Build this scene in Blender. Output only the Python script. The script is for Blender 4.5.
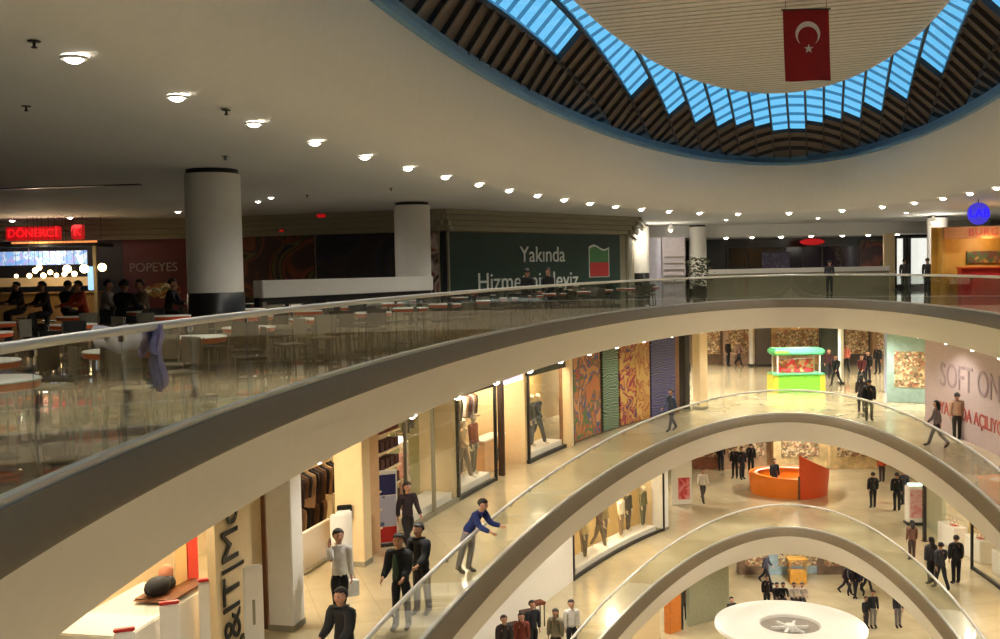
import bpy, bmesh, math, random
from mathutils import Vector, Matrix
PI=math.pi; R=math.radians
random.seed(7)
S=bpy.context.scene; C=S.collection
for o in list(bpy.data.objects): bpy.data.objects.remove(o)

# ---------------------------------------------------------------- camera, sky, exposure
EYE=1.536; FPX=1019.8; PITCH=.048; ROLL=.020
cp,sp=math.cos(PITCH),math.sin(PITCH); cr,sr=math.cos(ROLL),math.sin(ROLL)
FWD=Vector((0,cp,-sp)); U0=Vector((0,sp,cp)); R0=Vector((1,0,0))
CR=cr*R0-sr*U0; CU=sr*R0+cr*U0
cam=bpy.data.cameras.new('camera'); camo=bpy.data.objects.new('camera',cam); C.objects.link(camo)
M=Matrix((( CR.x,CU.x,-FWD.x,0),(CR.y,CU.y,-FWD.y,0),(CR.z,CU.z,-FWD.z,EYE),(0,0,0,1)))
camo.matrix_world=M
cam.sensor_width=36; cam.lens=FPX/1000*36; cam.clip_end=400; cam.clip_start=.05
S.camera=camo
w=bpy.data.worlds.new('dusk'); S.world=w; w.use_nodes=True
bg=w.node_tree.nodes['Background']; bg.inputs[0].default_value=(.155,.56,.92,1); bg.inputs[1].default_value=1.15
S.view_settings.view_transform='Standard'; S.view_settings.look='None'
S.view_settings.exposure=0; S.view_settings.gamma=1; S.view_settings.use_curve_mapping=False
# lamp powers (watt): upper gallery downlights, lower gallery downlights, shop lamps
P_TOP=230; P_LOW=450; P_SHOP=150; P_FAR=2100

def at(px,py,z):            # the point of the horizontal plane z seen at a pixel of the 1000x639 photo
    x=(px-500)/FPX; y=-(py-319.5)/FPX
    d=CR*x+CU*y+FWD; t=(z-EYE)/d.z
    return (d.x*t,d.y*t)
def atD(px,D): return (px-500)/FPX*D

# ---------------------------------------------------------------- the atrium plan: tilted ellipses, one per level
CX,CY,TH=5.884,22.648,-.304
ct,st=math.cos(TH),math.sin(TH)
LV={1:(6.334,23.434,0.0),2:(5.92,23.86,-5.148),3:(6.02,24.64,-10.51),4:(6.0,24.6,-15.9)}
def pt(L,t,off=0):
    a,b,_=LV[L]; n=Vector((b*math.cos(t),a*math.sin(t))).normalized()
    u=a*math.cos(t)+off*n.x; v=b*math.sin(t)+off*n.y
    return Vector((CX+u*ct-v*st, CY+u*st+v*ct))
def nrm(L,t):
    a,b,_=LV[L]; n=Vector((b*math.cos(t),a*math.sin(t))).normalized()
    return Vector((n.x*ct-n.y*st, n.x*st+n.y*ct))
def near_t(L,X,Y):
    a,b,_=LV[L]
    u=(X-CX)*ct+(Y-CY)*st; v=-(X-CX)*st+(Y-CY)*ct
    best=None
    N=2000
    for i in range(N):
        t=2*PI*i/N; n=Vector((b*math.cos(t),a*math.sin(t))).normalized()
        du=u-a*math.cos(t); dv=v-b*math.sin(t)
        if du*n.x+dv*n.y<-3: continue
        d=abs(du*-n.y+dv*n.x)+ (0 if du*n.x+dv*n.y>-1 else 5)
        if best is None or d<best[0]-1e-9: best=(d,t)
    return best[1]
def off_of(L,X,Y):
    t=near_t(L,X,Y); return (Vector((X,Y))-pt(L,t)).dot(nrm(L,t))
def yaw_in(L,t):            # rotation that turns a thing's front (-Y) towards the void
    n=nrm(L,t); return math.atan2(n.y,n.x)-PI/2

# ---------------------------------------------------------------- materials
def lin(c): return tuple(((v/255)/12.92 if v/255<=.04045 else ((v/255+.055)/1.055)**2.4) for v in c)+(1,)
def mat(name,rgb,rough=.6,metal=0,spec=.5,noise=.06,scale=6,coat=0,emit=None,estr=0):
    m=bpy.data.materials.new(name); m.use_nodes=True; nt=m.node_tree; b=nt.nodes['Principled BSDF']
    c=lin(rgb)
    if noise:
        tc=nt.nodes.new('ShaderNodeTexCoord'); no=nt.nodes.new('ShaderNodeTexNoise'); no.inputs['Scale'].default_value=scale
        nt.links.new(tc.outputs['Object'],no.inputs['Vector'])
        rp=nt.nodes.new('ShaderNodeValToRGB')
        rp.color_ramp.elements[0].position=.3; rp.color_ramp.elements[1].position=.7
        rp.color_ramp.elements[0].color=tuple(v*(1-noise) for v in c[:3])+(1,)
        rp.color_ramp.elements[1].color=tuple(min(1,v*(1+noise)) for v in c[:3])+(1,)
        nt.links.new(no.outputs[0],rp.inputs[0]); nt.links.new(rp.outputs[0],b.inputs['Base Color'])
    else: b.inputs['Base Color'].default_value=c
    b.inputs['Roughness'].default_value=rough; b.inputs['Metallic'].default_value=metal
    b.inputs['Specular IOR Level'].default_value=spec; b.inputs['Coat Weight'].default_value=coat
    if emit: b.inputs['Emission Color'].default_value=lin(emit); b.inputs['Emission Strength'].default_value=estr
    return m
def mat_tiles(name,rgb,rgb2,mort,rough,size,coat=0):
    m=bpy.data.materials.new(name); m.use_nodes=True; nt=m.node_tree; b=nt.nodes['Principled BSDF']
    tc=nt.nodes.new('ShaderNodeTexCoord'); mp=nt.nodes.new('ShaderNodeMapping'); mp.inputs['Rotation'].default_value=(0,0,TH)
    br=nt.nodes.new('ShaderNodeTexBrick'); br.offset=0; br.squash=1
    br.inputs['Color1'].default_value=lin(rgb); br.inputs['Color2'].default_value=lin(rgb2); br.inputs['Mortar'].default_value=lin(mort)
    br.inputs['Scale'].default_value=1; br.inputs['Mortar Size'].default_value=.012; br.inputs['Brick Width'].default_value=size; br.inputs['Row Height'].default_value=size
    nt.links.new(tc.outputs['Object'],mp.inputs[0]); nt.links.new(mp.outputs[0],br.inputs['Vector'])
    no=nt.nodes.new('ShaderNodeTexNoise'); no.inputs['Scale'].default_value=.9; no.inputs['Detail'].default_value=4
    nt.links.new(tc.outputs['Object'],no.inputs['Vector'])
    mx=nt.nodes.new('ShaderNodeMix'); mx.data_type='RGBA'; mx.blend_type='MULTIPLY'; mx.inputs[0].default_value=.35
    nt.links.new(br.outputs[0],mx.inputs[6]); nt.links.new(no.outputs[0],mx.inputs[7])
    nt.links.new(mx.outputs[2],b.inputs['Base Color']); b.inputs['Roughness'].default_value=rough; b.inputs['Coat Weight'].default_value=coat
    b.inputs['Coat Roughness'].default_value=.06
    return m
def mat_pattern(name,cols,scale=1.2,kind='noise',emit=0,dist=2.0,rough=.5):
    m=bpy.data.materials.new(name); m.use_nodes=True; nt=m.node_tree; b=nt.nodes['Principled BSDF']
    tc=nt.nodes.new('ShaderNodeTexCoord')
    if kind=='wave':
        tx=nt.nodes.new('ShaderNodeTexWave'); tx.inputs['Distortion'].default_value=dist*3; tx.inputs['Detail'].default_value=2; tx.bands_direction='Z'
    elif kind=='voronoi': tx=nt.nodes.new('ShaderNodeTexVoronoi')
    else:
        tx=nt.nodes.new('ShaderNodeTexNoise'); tx.inputs['Distortion'].default_value=dist; tx.inputs['Detail'].default_value=1.5
    tx.inputs['Scale'].default_value=scale
    nt.links.new(tc.outputs['Object'],tx.inputs['Vector'])
    rp=nt.nodes.new('ShaderNodeValToRGB'); rp.color_ramp.interpolation='CONSTANT' if kind!='soft' else 'LINEAR'
    els=rp.color_ramp.elements
    while len(els)<len(cols): els.new(.5)
    lo,hi=(.34,.62) if kind in('noise','soft') else (.0,.85)
    for i,cc in enumerate(cols):
        els[i].position=0 if i==0 else lo+(hi-lo)*i/len(cols); els[i].color=lin(cc)
    src=tx.outputs['Color'] if kind=='voronoi' else tx.outputs[0]
    nt.links.new(src,rp.inputs[0]); nt.links.new(rp.outputs[0],b.inputs['Base Color']); b.inputs['Roughness'].default_value=rough
    if emit:
        nt.links.new(rp.outputs[0],b.inputs['Emission Color']); b.inputs['Emission Strength'].default_value=emit
    return m
def mat_glass(name,tint=(.90,.95,.92),base=.03,rough=.015):
    m=bpy.data.materials.new(name); m.use_nodes=True; nt=m.node_tree; nt.nodes.remove(nt.nodes['Principled BSDF'])
    N=nt.nodes.new; lk=nt.links.new
    out=nt.nodes['Material Output']; tr=N('ShaderNodeBsdfTransparent'); gl=N('ShaderNodeBsdfGlossy'); ge=N('ShaderNodeNewGeometry')
    dt=N('ShaderNodeVectorMath'); dt.operation='DOT_PRODUCT'; lk(ge.outputs['Incoming'],dt.inputs[0]); lk(ge.outputs['Normal'],dt.inputs[1])
    def ma(op,x,v=None,cl=False):
        n=N('ShaderNodeMath'); n.operation=op; n.use_clamp=cl; lk(x,n.inputs[0])
        if v is not None: n.inputs[1].default_value=v
        return n.outputs[0]
    c=ma('ABSOLUTE',dt.outputs['Value']); c=ma('MULTIPLY',c,-1); c=ma('ADD',c,1,True); c=ma('POWER',c,5); c=ma('MULTIPLY',c,.75); c=ma('ADD',c,base,True)
    mx=N('ShaderNodeMixShader'); tr.inputs[0].default_value=tint+(1,); gl.inputs['Roughness'].default_value=rough
    lk(c,mx.inputs[0]); lk(tr.outputs[0],mx.inputs[1]); lk(gl.outputs[0],mx.inputs[2]); lk(mx.outputs[0],out.inputs[0])
    return m
K={}
K['plaster']=mat('warm_white_plaster',(222,216,204),.7,noise=.02)
K['ceil']=mat('ceiling_paint',(224,222,218),.75,noise=.02)
K['fascia']=mat('fascia_paint',(222,214,202),.45,noise=.015)
K['brown']=mat('brown_ledge',(128,112,88),.45,noise=.05)
K['cream_floor']=mat_tiles('polished_cream_stone',(222,205,166),(210,192,152),(198,180,144),.22,1.2,coat=.6)
K['dark_floor']=mat_tiles('food_court_stone',(160,154,134),(144,138,118),(80,76,64),.16,.9,coat=1)
K['dark_floor'].node_tree.nodes['Principled BSDF'].inputs['Coat IOR'].default_value=1.9
K['dark_floor'].node_tree.nodes['Principled BSDF'].inputs['Coat Roughness'].default_value=.035
K['white']=mat('white_paint',(232,228,220),.5,noise=.02)
K['bright_white']=mat('white_laminate',(245,240,230),.4,noise=.01)
K['railm']=mat('rail_metal',(215,212,206),.3,.25,noise=0)
K['black']=mat('black_stone',(22,22,22),.3,noise=.1)
K['darkm']=mat('dark_metal',(44,42,40),.4,.4,noise=0)
K['chrome']=mat('chrome',(200,200,200),.12,1,noise=0)
K['glass']=mat_glass('balustrade_glass',(.955,.975,.955),.03)
K['glass_top']=mat_glass('upper_balustrade_glass',(.87,.90,.87),.12,.02)
K['shopglass']=mat_glass('shop_glass',(.98,.985,.975),.025)
K['orange']=mat('orange_edge',(224,92,38),.4,noise=.03)
K['wood']=mat('walnut_wood',(112,70,40),.45,noise=.2,scale=3)
K['lampdisc']=mat('lamp_diffuser',(255,250,240),.5,noise=0,emit=(255,246,228),estr=26)
K['warmglow']=mat('warm_bulb',(255,230,180),.5,noise=0,emit=(255,214,150),estr=9)
K['red']=mat('red_paint',(190,36,30),.45,noise=.03)
K['cream_wall']=mat('cream_wall',(228,204,160),.6,noise=.03)
K['olive_wall']=mat('olive_glass_wall',(176,170,118),.35,noise=.05)
K['greenp']=mat('leaf_green',(60,110,50),.6,noise=.25,scale=14)
K['skin']=mat('skin',(190,140,112),.55,noise=.03)
K['skin_dark']=mat('skin_tan',(160,112,86),.55,noise=.03)
K['mannequin']=mat('mannequin_cream',(226,208,176),.4,noise=.02)
K['hair']=mat('dark_hair',(26,20,16),.6,noise=.15,scale=40)
K['hair_brown']=mat('brown_hair',(70,44,28),.6,noise=.15,scale=40)
K['dome_dark']=mat('dome_panel',(92,78,68),.55,noise=.14,scale=1.1)
K['dome_frame']=mat('dome_frame',(54,50,50),.5,.3,noise=.05)
K['rimskytint']=mat('rim_sky_tint',(96,140,176),.4,.1,noise=.08,scale=2)  # blue sky light from the roof panes, put into the rim's colour
K['disc']=mat('hung_ceiling',(214,210,206),.7,noise=.03)
K['frostglass']=mat_glass('frosted_sky_glass',(.20,.34,.42),.03,.2)
K['skyglass']=mat_glass('sky_glass',(.95,.99,1.0),.03)
_cl={}
def cloth(rgb):
    if rgb not in _cl: _cl[rgb]=mat('cloth_%d_%d_%d'%rgb,rgb,.85,noise=.1,scale=12)
    return _cl[rgb]

# ---------------------------------------------------------------- mesh helpers
def link(name,bm,m,parent=None,smooth=True,loc=None):
    me=bpy.data.meshes.new(name); bmesh.ops.recalc_face_normals(bm,faces=bm.faces[:]); bm.to_mesh(me); bm.free()
    return linkme(name,me,m,parent,smooth,loc)
def linkme(name,me,m,parent=None,smooth=True,loc=None):
    o=bpy.data.objects.new(name,me); C.objects.link(o)
    if m is not None:
        if isinstance(m,(list,tuple)):
            for x in m: me.materials.append(x)
        else: me.materials.append(m)
    if smooth:
        me.polygons.foreach_set('use_smooth',[True]*len(me.polygons))
        try: me.set_sharp_from_angle(angle=R(38))
        except Exception: pass
    if parent: o.parent=parent
    if loc: o.location=loc
    return o
def box(bm,c,s,rz=0,bev=0):
    r=bmesh.ops.create_cube(bm,size=1,matrix=Matrix.Translation(c)@Matrix.Rotation(rz,4,'Z')@Matrix.Diagonal((s[0],s[1],s[2],1)))
    if bev:
        es=list({e for v in r['verts'] for e in v.link_edges}); bmesh.ops.bevel(bm,geom=es,offset=bev,segments=2,affect='EDGES')
def cyl(bm,p0,p1,r0,r1=None,n=16):
    r1=r0 if r1 is None else r1
    p0=Vector(p0);p1=Vector(p1);d=p1-p0
    q=Vector((0,0,1)).rotation_difference(d.normalized()).to_matrix().to_4x4()
    bmesh.ops.create_cone(bm,cap_ends=True,segments=n,radius1=r0,radius2=max(r1,1e-4),depth=d.length,matrix=Matrix.Translation((p0+p1)/2)@q)
def sph(bm,c,r,sc=(1,1,1),n=12):
    bmesh.ops.create_uvsphere(bm,u_segments=n,v_segments=max(6,n//2+1),radius=r,matrix=Matrix.Translation(c)@Matrix.Diagonal((sc[0],sc[1],sc[2],1)))
def lathe(bm,prof,n=32,c=(0,0,0)):
    rings=[]
    for r,z in prof:
        rings.append([bm.verts.new((c[0]+r*math.cos(2*PI*i/n),c[1]+r*math.sin(2*PI*i/n),c[2]+z)) for i in range(n)] if r>1e-5 else [bm.verts.new((c[0],c[1],c[2]+z))])
    for a,b in zip(rings,rings[1:]):
        if len(a)==1 and len(b)==1: continue
        for i in range(n):
            j=(i+1)%n
            if len(a)==1: bm.faces.new((a[0],b[i],b[j]))
            elif len(b)==1: bm.faces.new((a[i],a[j],b[0]))
            else: bm.faces.new((a[i],a[j],b[j],b[i]))
def tube(bm,pts,r,n=8,closed=False):
    rings=[]; m=len(pts); pts=[Vector(p) for p in pts]
    for i,p in enumerate(pts):
        a=pts[i-1] if (i>0 or closed) else p; b=pts[(i+1)%m] if (i<m-1 or closed) else p
        d=(b-a).normalized(); x=d.cross(Vector((0,0,1)))
        if x.length<1e-3: x=d.cross(Vector((0,1,0)))
        x.normalize(); y=d.cross(x)
        rings.append([bm.verts.new(p+r*(math.cos(2*PI*k/n)*x+math.sin(2*PI*k/n)*y)) for k in range(n)])
    for i in range(m if closed else m-1):
        a=rings[i]; b=rings[(i+1)%m]
        for k in range(n): bm.faces.new((a[k],a[(k+1)%n],b[(k+1)%n],b[k]))
    if not closed: bm.faces.new(rings[0]); bm.faces.new(rings[-1][::-1])
def sweep(L,prof,t0=0,t1=2*PI,n=180,close_prof=False,dz=0):
    """a profile of (offset, z) swept along the ellipse of a level"""
    bm=bmesh.new(); full=abs(t1-t0-2*PI)<1e-6; cols=[]
    for i in range(n if full else n+1):
        t=t0+(t1-t0)*i/n; col=[]
        for off,z in prof:
            p=pt(L,t,off); col.append(bm.verts.new((p.x,p.y,z+dz)))
        cols.append(col)
    k=len(prof)
    for i in range(n):
        a=cols[i]; b=cols[(i+1)%len(cols)]
        for j in range(k if close_prof else k-1):
            j2=(j+1)%k; bm.faces.new((a[j],b[j],b[j2],a[j2]))
    if close_prof and not full: bm.faces.new(cols[0]); bm.faces.new(cols[-1][::-1])
    return bm
def strip(L,t0,t1,off,th,z0,z1,dz=None,n=None):
    zz=LV[L][2] if dz is None else dz
    n=n or max(2,int(abs(t1-t0)*40))
    return sweep(L,[(off,z0),(off,z1),(off+th,z1),(off+th,z0)],min(t0,t1),max(t0,t1),n,True,zz)
def tag(o,label=None,cat=None,group=None,kind=None):
    if label: o['label']=label
    if cat: o['category']=cat
    if group: o['group']=group
    if kind: o['kind']=kind
    return o
def thing(name,label,cat,loc=(0,0,0),rz=0,group=None):
    o=bpy.data.objects.new(name,None); C.objects.link(o); o.location=loc; o.rotation_euler=(0,0,rz)
    return tag(o,label,cat,group)
def struct(name,bm,m,smooth=True): return tag(link(name,bm,m,None,smooth),kind='structure')
def copy_tree(o,parent=None):
    c=o.copy(); C.objects.link(c)
    if parent: c.parent=parent
    for ch in list(o.children): copy_tree(ch,c)
    return c
def part(name,m,parent,fn,*a,smooth=True,**k):
    bm=bmesh.new(); fn(bm,*a,**k); return link(name,bm,m,parent,smooth)
def lamp(name,loc,power,col=(1,.86,.66),radius=.12,kind='POINT',rot=None,cone=150,parent=None):
    l=bpy.data.lights.new(name,kind); l.energy=power; l.color=col
    l.shadow_soft_size=radius
    if kind=='SPOT': l.spot_size=R(cone); l.spot_blend=.6
    o=bpy.data.objects.new(name,l); C.objects.link(o); o.location=loc
    if rot: o.rotation_euler=rot
    if parent: o.parent=parent
    return o
def text_mesh(s,size,depth=.01,align='CENTER',spacing=1.0):
    cu=bpy.data.curves.new('lettering','FONT'); cu.body=s; cu.size=size; cu.extrude=depth; cu.align_x=align; cu.align_y='CENTER'; cu.space_character=spacing
    o=bpy.data.objects.new('tmp',cu); C.objects.link(o)
    dg=bpy.context.evaluated_depsgraph_get(); me=bpy.data.meshes.new_from_object(o.evaluated_get(dg)); bpy.data.objects.remove(o); bpy.data.curves.remove(cu)
    me.materials.clear()
    return me
def wall_text(s,size,m,parent,loc,depth=.01,rot=(PI/2,0,0),spacing=1.0,name='lettering'):
    me=text_mesh(s,size,depth,spacing=spacing); o=linkme(name,me,m,parent,False); o.location=loc; o.rotation_euler=rot; return o
def curved_text(s,size,m,L,t_mid,off,z,parent=None,name='lettering',spacing=1.0,depth=.012):
    me=text_mesh(s,size,depth,spacing=spacing); a,b,_=LV[L]
    for v in me.vertices:
        x,y,zz=v.co
        # walk along the offset curve: x to the viewer's right (t decreasing)
        step=(pt(L,t_mid+.001,off)-pt(L,t_mid-.001,off)).length/.002
        p=pt(L,t_mid-x/step,off-zz); v.co=(p.x,p.y,z+y)
    return linkme(name,me,m,parent,False)

# ================================================================ the setting
RIM=-.28
OUT=34
def annulus(L,z,o0,o1):
    return sweep(L,[(o0,z),(o0+1.5,z),(o0+6,z),(o0+14,z),(o1,z)],n=200)
# upper gallery slab, food court floor
for i,L in enumerate((1,2,3)):
    z=LV[L][2]
    struct('floor' if L==1 else 'floor.%03d'%(L-1),annulus(L,z,0,OUT),K['dark_floor'] if L==1 else K['cream_floor'],False)
    struct('trim_%d'%(2*i+1),sweep(L,[(0,z),(-.03,z+.01),(-.2,z-.30),(-.2,z-.34)],n=260),K['brown'])
    struct('trim_%d'%(2*i+2),sweep(L,[(-.2,z-.34),(-.19,z-.36),(-.12,z-.62),(0.0,z-.95),(.15,z-1.25),(.4,z-1.25)],n=260),K['fascia'])
    struct('ceiling.%03d'%(i+1),annulus(L,z-1.25,.4,OUT),K['ceil'],False)
bm=bmesh.new(); ring=[bm.verts.new((pt(4,2*PI*i/120,OUT).x,pt(4,2*PI*i/120,OUT).y,LV[4][2])) for i in range(120)]; bm.faces.new(ring)
struct('floor.003',bm,K['cream_floor'],False)
# upper ceiling: flat ring with a soft cove curling up to the oculus rim
prof=[(OUT,3.86),(16,3.86),(6,3.86),(2.6,3.86),(1.6,3.86)]
for k in range(0,13):
    a=k/12*PI/2; prof.append((1.35+(RIM-1.35)*math.sin(a),3.86+2.01*(1-math.cos(a))))
struct('ceiling',sweep(1,prof,n=260),K['ceil'])
struct('trim_7',sweep(1,[(RIM,5.87),(RIM-.12,5.89),(RIM-.14,6.0),(RIM-.02,6.04),(RIM-.02,6.24)],n=260),K['rimskytint'])
# outer shell far behind the shops
struct('wall_outer',sweep(1,[(OUT-.2,-16),(OUT-.2,8)],n=120),K['plaster'])

# ================================================================ oculus: stepped roof of blue glass and dark panels round a hung disc
A1,B1,ZD=6.15,23.25,6.2
def rr(u,v): return math.sqrt((u/A1)**2+(v/B1)**2)
def dome_z(u,v):
    t=max(0,min(1,(1-rr(u,v))/.27)); return ZD+2.0*t**.8
def uvw(u,v,z): return (CX+u*ct-v*st, CY+u*st+v*ct, z)
SU,SV=.68,.80
sky=thing('skylight','oval roof light of blue glass panes stepping into dark panels round a pale disc','skylight',(CX,CY,6))
iroot=Matrix.Translation((-CX,-CY,-6))
def skypart(name,bm,m):
    bmesh.ops.transform(bm,matrix=iroot,verts=bm.verts[:]); return link(name,bm,m,sky,False)
bd=bmesh.new(); bgp=bmesh.new(); br_=bmesh.new(); bf=bmesh.new()
def quad(bm,u0,u1,v0,v1,dz=0):
    f=[bm.verts.new(uvw(u,v,dome_z(u,v)+dz)) for u,v in((u0,v0),(u1,v0),(u1,v1),(u0,v1))]; bm.faces.new(f)
def beam(bm,p,q,w,h):
    p=Vector(p);q=Vector(q);d=(q-p); L_=d.length
    if L_<1e-4: return
    mtx=Matrix.Translation((p+q)/2)@d.to_track_quat('X','Z').to_matrix().to_4x4()@Matrix.Diagonal((L_,w,h,1))
    bmesh.ops.create_cube(bm,size=1,matrix=mtx)
NU=10; NV=31
for i in range(-NU,NU):
    for j in range(-NV,NV):
        u0,v0=i*SU,j*SV; u1,v1=u0+SU,v0+SV; uc,vc=(u0+u1)/2,(v0+v1)/2
        rc=rr(uc,vc)
        if rc>1.08 or rc<.64: continue
        ub=max(abs(u0),abs(u1)); vb=abs(vc)
        if rr(ub,vb)<.897:
            quad(bgp,u0+.05,u1-.05,v0+.28,v1); quad(bf,u0,u1,v0,v0+.28,.0); quad(bf,u0,u0+.05,v0+.28,v1); quad(bf,u1-.05,u1,v0+.28,v1)
        else:
            quad(bd,u0,u1,v0+.04,v1-.04)
            quad(br_,u0,u1,v0-.04,v0+.04,.0)
        beam(br_ if rr(ub,vb)>=.897 else br_,uvw(u0,v0,dome_z(u0,v0)-.05),uvw(u0,v1,dome_z(u0,v1)-.05),.07,.12)
        if rr(ub,vb)>=.897: beam(br_,uvw(u0,v0,dome_z(u0,v0)-.06),uvw(u1,v0,dome_z(u1,v0)-.06),.08,.16)
skypart('roof_panel',bd,K['dome_dark']); skypart('glass_pane',bgp,K['skyglass']); skypart('frame',br_,K['dome_frame']); skypart('frosted_strip',bf,K['frostglass'])
# hung disc with fine ribs
sd=.722
bm=bmesh.new(); n=120
lo=[bm.verts.new(uvw(A1*sd*math.cos(2*PI*i/n),B1*sd*math.sin(2*PI*i/n),7.98)) for i in range(n)]
hi=[bm.verts.new(uvw(A1*sd*math.cos(2*PI*i/n),B1*sd*math.sin(2*PI*i/n),8.3)) for i in range(n)]
bm.faces.new(lo); bm.faces.new(hi)
for i in range(n): bm.faces.new((lo[i],lo[(i+1)%n],hi[(i+1)%n],hi[i]))
skypart('ceiling_disc',bm,K['disc'])
bm=bmesh.new()
v=-17.6
while v<17.6:
    hu=A1*sd*math.sqrt(max(0,1-(v/(B1*sd))**2))-.1
    if hu>.3: beam(bm,uvw(-hu,v,7.96),uvw(hu,v,7.96),.035,.02)
    v+=.42
skypart('ceiling_rib',bm,mat('rib_paint',(200,196,190),.7,noise=0))
# flag hung from the disc
FX,FY=atD(808,25.2),25.2
fl=thing('flag','red flag with white crescent and star hanging from the pale disc','flag',(FX,FY,6.02),R(0))
def flagmesh(bm):
    W,H=1.12,1.72; nx,nz=14,20; g=[]
    for s in(0,1):
        for k in range(nz+1):
            for i in range(nx+1):
                x=-W/2+W*i/nx+ .05*(1-k/nz); y=.05*math.sin(i/nx*7+k/nz*2)*(1-k/nz*.7)+s*.008
                g.append(bm.verts.new((x,y,H*k/nz)))
    N_=(nx+1)*(nz+1)
    for s in(0,1):
        for k in range(nz):
            for i in range(nx):
                a=s*N_+k*(nx+1)+i; bm.faces.new((g[a],g[a+1],g[a+nx+2],g[a+nx+1]))
part('cloth',cloth((150,24,26)),fl,flagmesh)
def crescent(bm):
    n=40; R1,R2=.30,.245; cz=-.07
    vo=[];vi=[]
    a0=R(36)
    for i in range(n+1):
        a=-PI/2+a0+(2*PI-2*a0)*i/n; vo.append(bm.verts.new((R1*math.cos(a),0,R1*math.sin(a))))
    for i in range(n+1):
        a=-PI/2+R(46)+(2*PI-2*R(46))*i/n; vi.append(bm.verts.new((R2*math.cos(a),0,cz+R2*math.sin(a))))
    for i in range(n): bm.faces.new((vo[i],vo[i+1],vi[i+1],vi[i]))
K['flagwhite']=cloth((222,206,200))
o=part('crescent',K['flagwhite'],fl,crescent); o.location=(.02,-.075,1.12)
def star(bm):
    c=[bm.verts.new(((.12 if i%2==0 else .05)*math.sin(i*PI/5),0,(.12 if i%2==0 else .05)*math.cos(i*PI/5))) for i in range(10)]; bm.faces.new(c)
o=part('star',K['flagwhite'],fl,star); o.location=(.04,-.08,.76)
part('hanging_rod',K['darkm'],fl,lambda bm:(cyl(bm,(-.6,0,1.73),(.6,0,1.73),.018),cyl(bm,(-.5,0,1.73),(-.5,0,1.95),.006),cyl(bm,(.5,0,1.73),(.5,0,1.95),.006)))

# ================================================================ glass balustrades
def balustrade(L,label):
    z=LV[L][2]; t=thing('balustrade',label,'railing',(pt(L,PI,0).x,pt(L,PI,0).y,z))
    inv=Matrix.Translation(-t.location)
    # equal arc lengths
    N=4000; P=[pt(L,2*PI*i/N,.05) for i in range(N+1)]; acc=[0]
    for i in range(N): acc.append(acc[-1]+(P[i+1]-P[i]).length)
    npan=64; ts=[]; k=0
    for q in range(npan+1):
        s=acc[-1]*q/npan
        while k<N and acc[k+1]<s: k+=1
        ts.append(2*PI*min(N,k+(s-acc[k])/max(1e-9,acc[min(N,k+1)]-acc[k]))/N)
    for q in range(npan):
        d=(ts[q+1]-ts[q])*.006
        bm=strip(L,ts[q]+d,ts[q+1]-d,.04,.017,.04,1.03,z,n=6)
        bmesh.ops.transform(bm,matrix=inv,verts=bm.verts[:]); link('glass_panel',bm,K['glass_top' if L==1 else 'glass'],t)
    bm=bmesh.new(); tube(bm,[(pt(L,2*PI*i/260,.05).x,pt(L,2*PI*i/260,.05).y,z+1.07) for i in range(260)],.042,10,True)
    bmesh.ops.transform(bm,matrix=inv,verts=bm.verts[:]); link('handrail',bm,K['railm'],t)
    bm=sweep(L,[(0,.0),(0,.06),(.1,.06),(.1,0)],n=260,close_prof=True,dz=z); bmesh.ops.transform(bm,matrix=inv,verts=bm.verts[:]); link('base_channel',bm,K['railm'],t)
    # small clamps where panes meet
    for q in range(npan):
        p=pt(L,ts[q],.05); bm=bmesh.new(); box(bm,(p.x,p.y,z+1.0),(.05,.05,.06),math.atan2(nrm(L,ts[q]).y,nrm(L,ts[q]).x),.008)
        bmesh.ops.transform(bm,matrix=inv,verts=bm.verts[:]); link('clamp',bm,K['chrome'],t)
balustrade(1,'uppermost glass balustrade with a white rail, edging the food court')
balustrade(2,'middle glass balustrade where a person in blue leans, one floor below the food court')
balustrade(3,'lowest glass balustrade, two floors below the food court')

# ================================================================ downlights
def make_downlight():
    t=thing('downlight','','downlight')
    part('trim_ring',K['white'],t,lambda bm:lathe(bm,[(.075,.0),(.078,-.018),(.105,-.02),(.112,-.006),(.112,.004)],24))
    part('diffuser',K['lampdisc'],t,lambda bm:lathe(bm,[(0,-.052),(.035,-.048),(.062,-.034),(.078,-.014),(.078,.004)],24))
    return t
dl0=make_downlight(); dl_used=[False]
def downlight(x,y,z,label,group,power,col=(1,.94,.82),scale=1.0,cone=150):
    if dl_used[0]: o=copy_tree(dl0)
    else: o=dl0; dl_used[0]=True
    o.location=(x,y,z); o.scale=(scale,)*3; tag(o,label,'downlight',group)
    if power: lamp('lamp_light',(x,y,z-.06),power,col,.07,'SPOT',cone=cone)
    return o
def ring(L,off,z,spacing,t_start,label,group,power,scale=1,every=1,col=(1,.94,.82)):
    N=6000; s=0; t=t_start; last=pt(L,t,off); k=0
    out=[last.copy()]
    per=0
    for i in range(1,N+1):
        p=pt(L,t_start-2*PI*i/N,off); s+=(p-last).length; last=p
        if s>=spacing: s-=spacing; out.append(p)
    ORD='first second third fourth fifth sixth seventh eighth ninth tenth eleventh twelfth thirteenth fourteenth fifteenth sixteenth seventeenth eighteenth nineteenth twentieth twenty-first twenty-second twenty-third'.split()
    for i,p in enumerate(out[:-1]): downlight(p.x,p.y,z,(ORD[i]+' downlight from the top left in the ring around the oculus') if L==1 and i<len(ORD) else label,group,power if i%every==0 else 0,col,scale)
ring(1,1.25,3.855,2.45,near_t(1,-4.36,10.82),'round recessed downlight in the ring around the oculus','ring of downlights in the upper ceiling',P_TOP,1.25)
ring(2,.62,-1.255,2.9,near_t(2,-3,20),'round recessed downlight under the upper gallery edge','downlights one floor below the food court',P_LOW,1.0,2)
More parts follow.
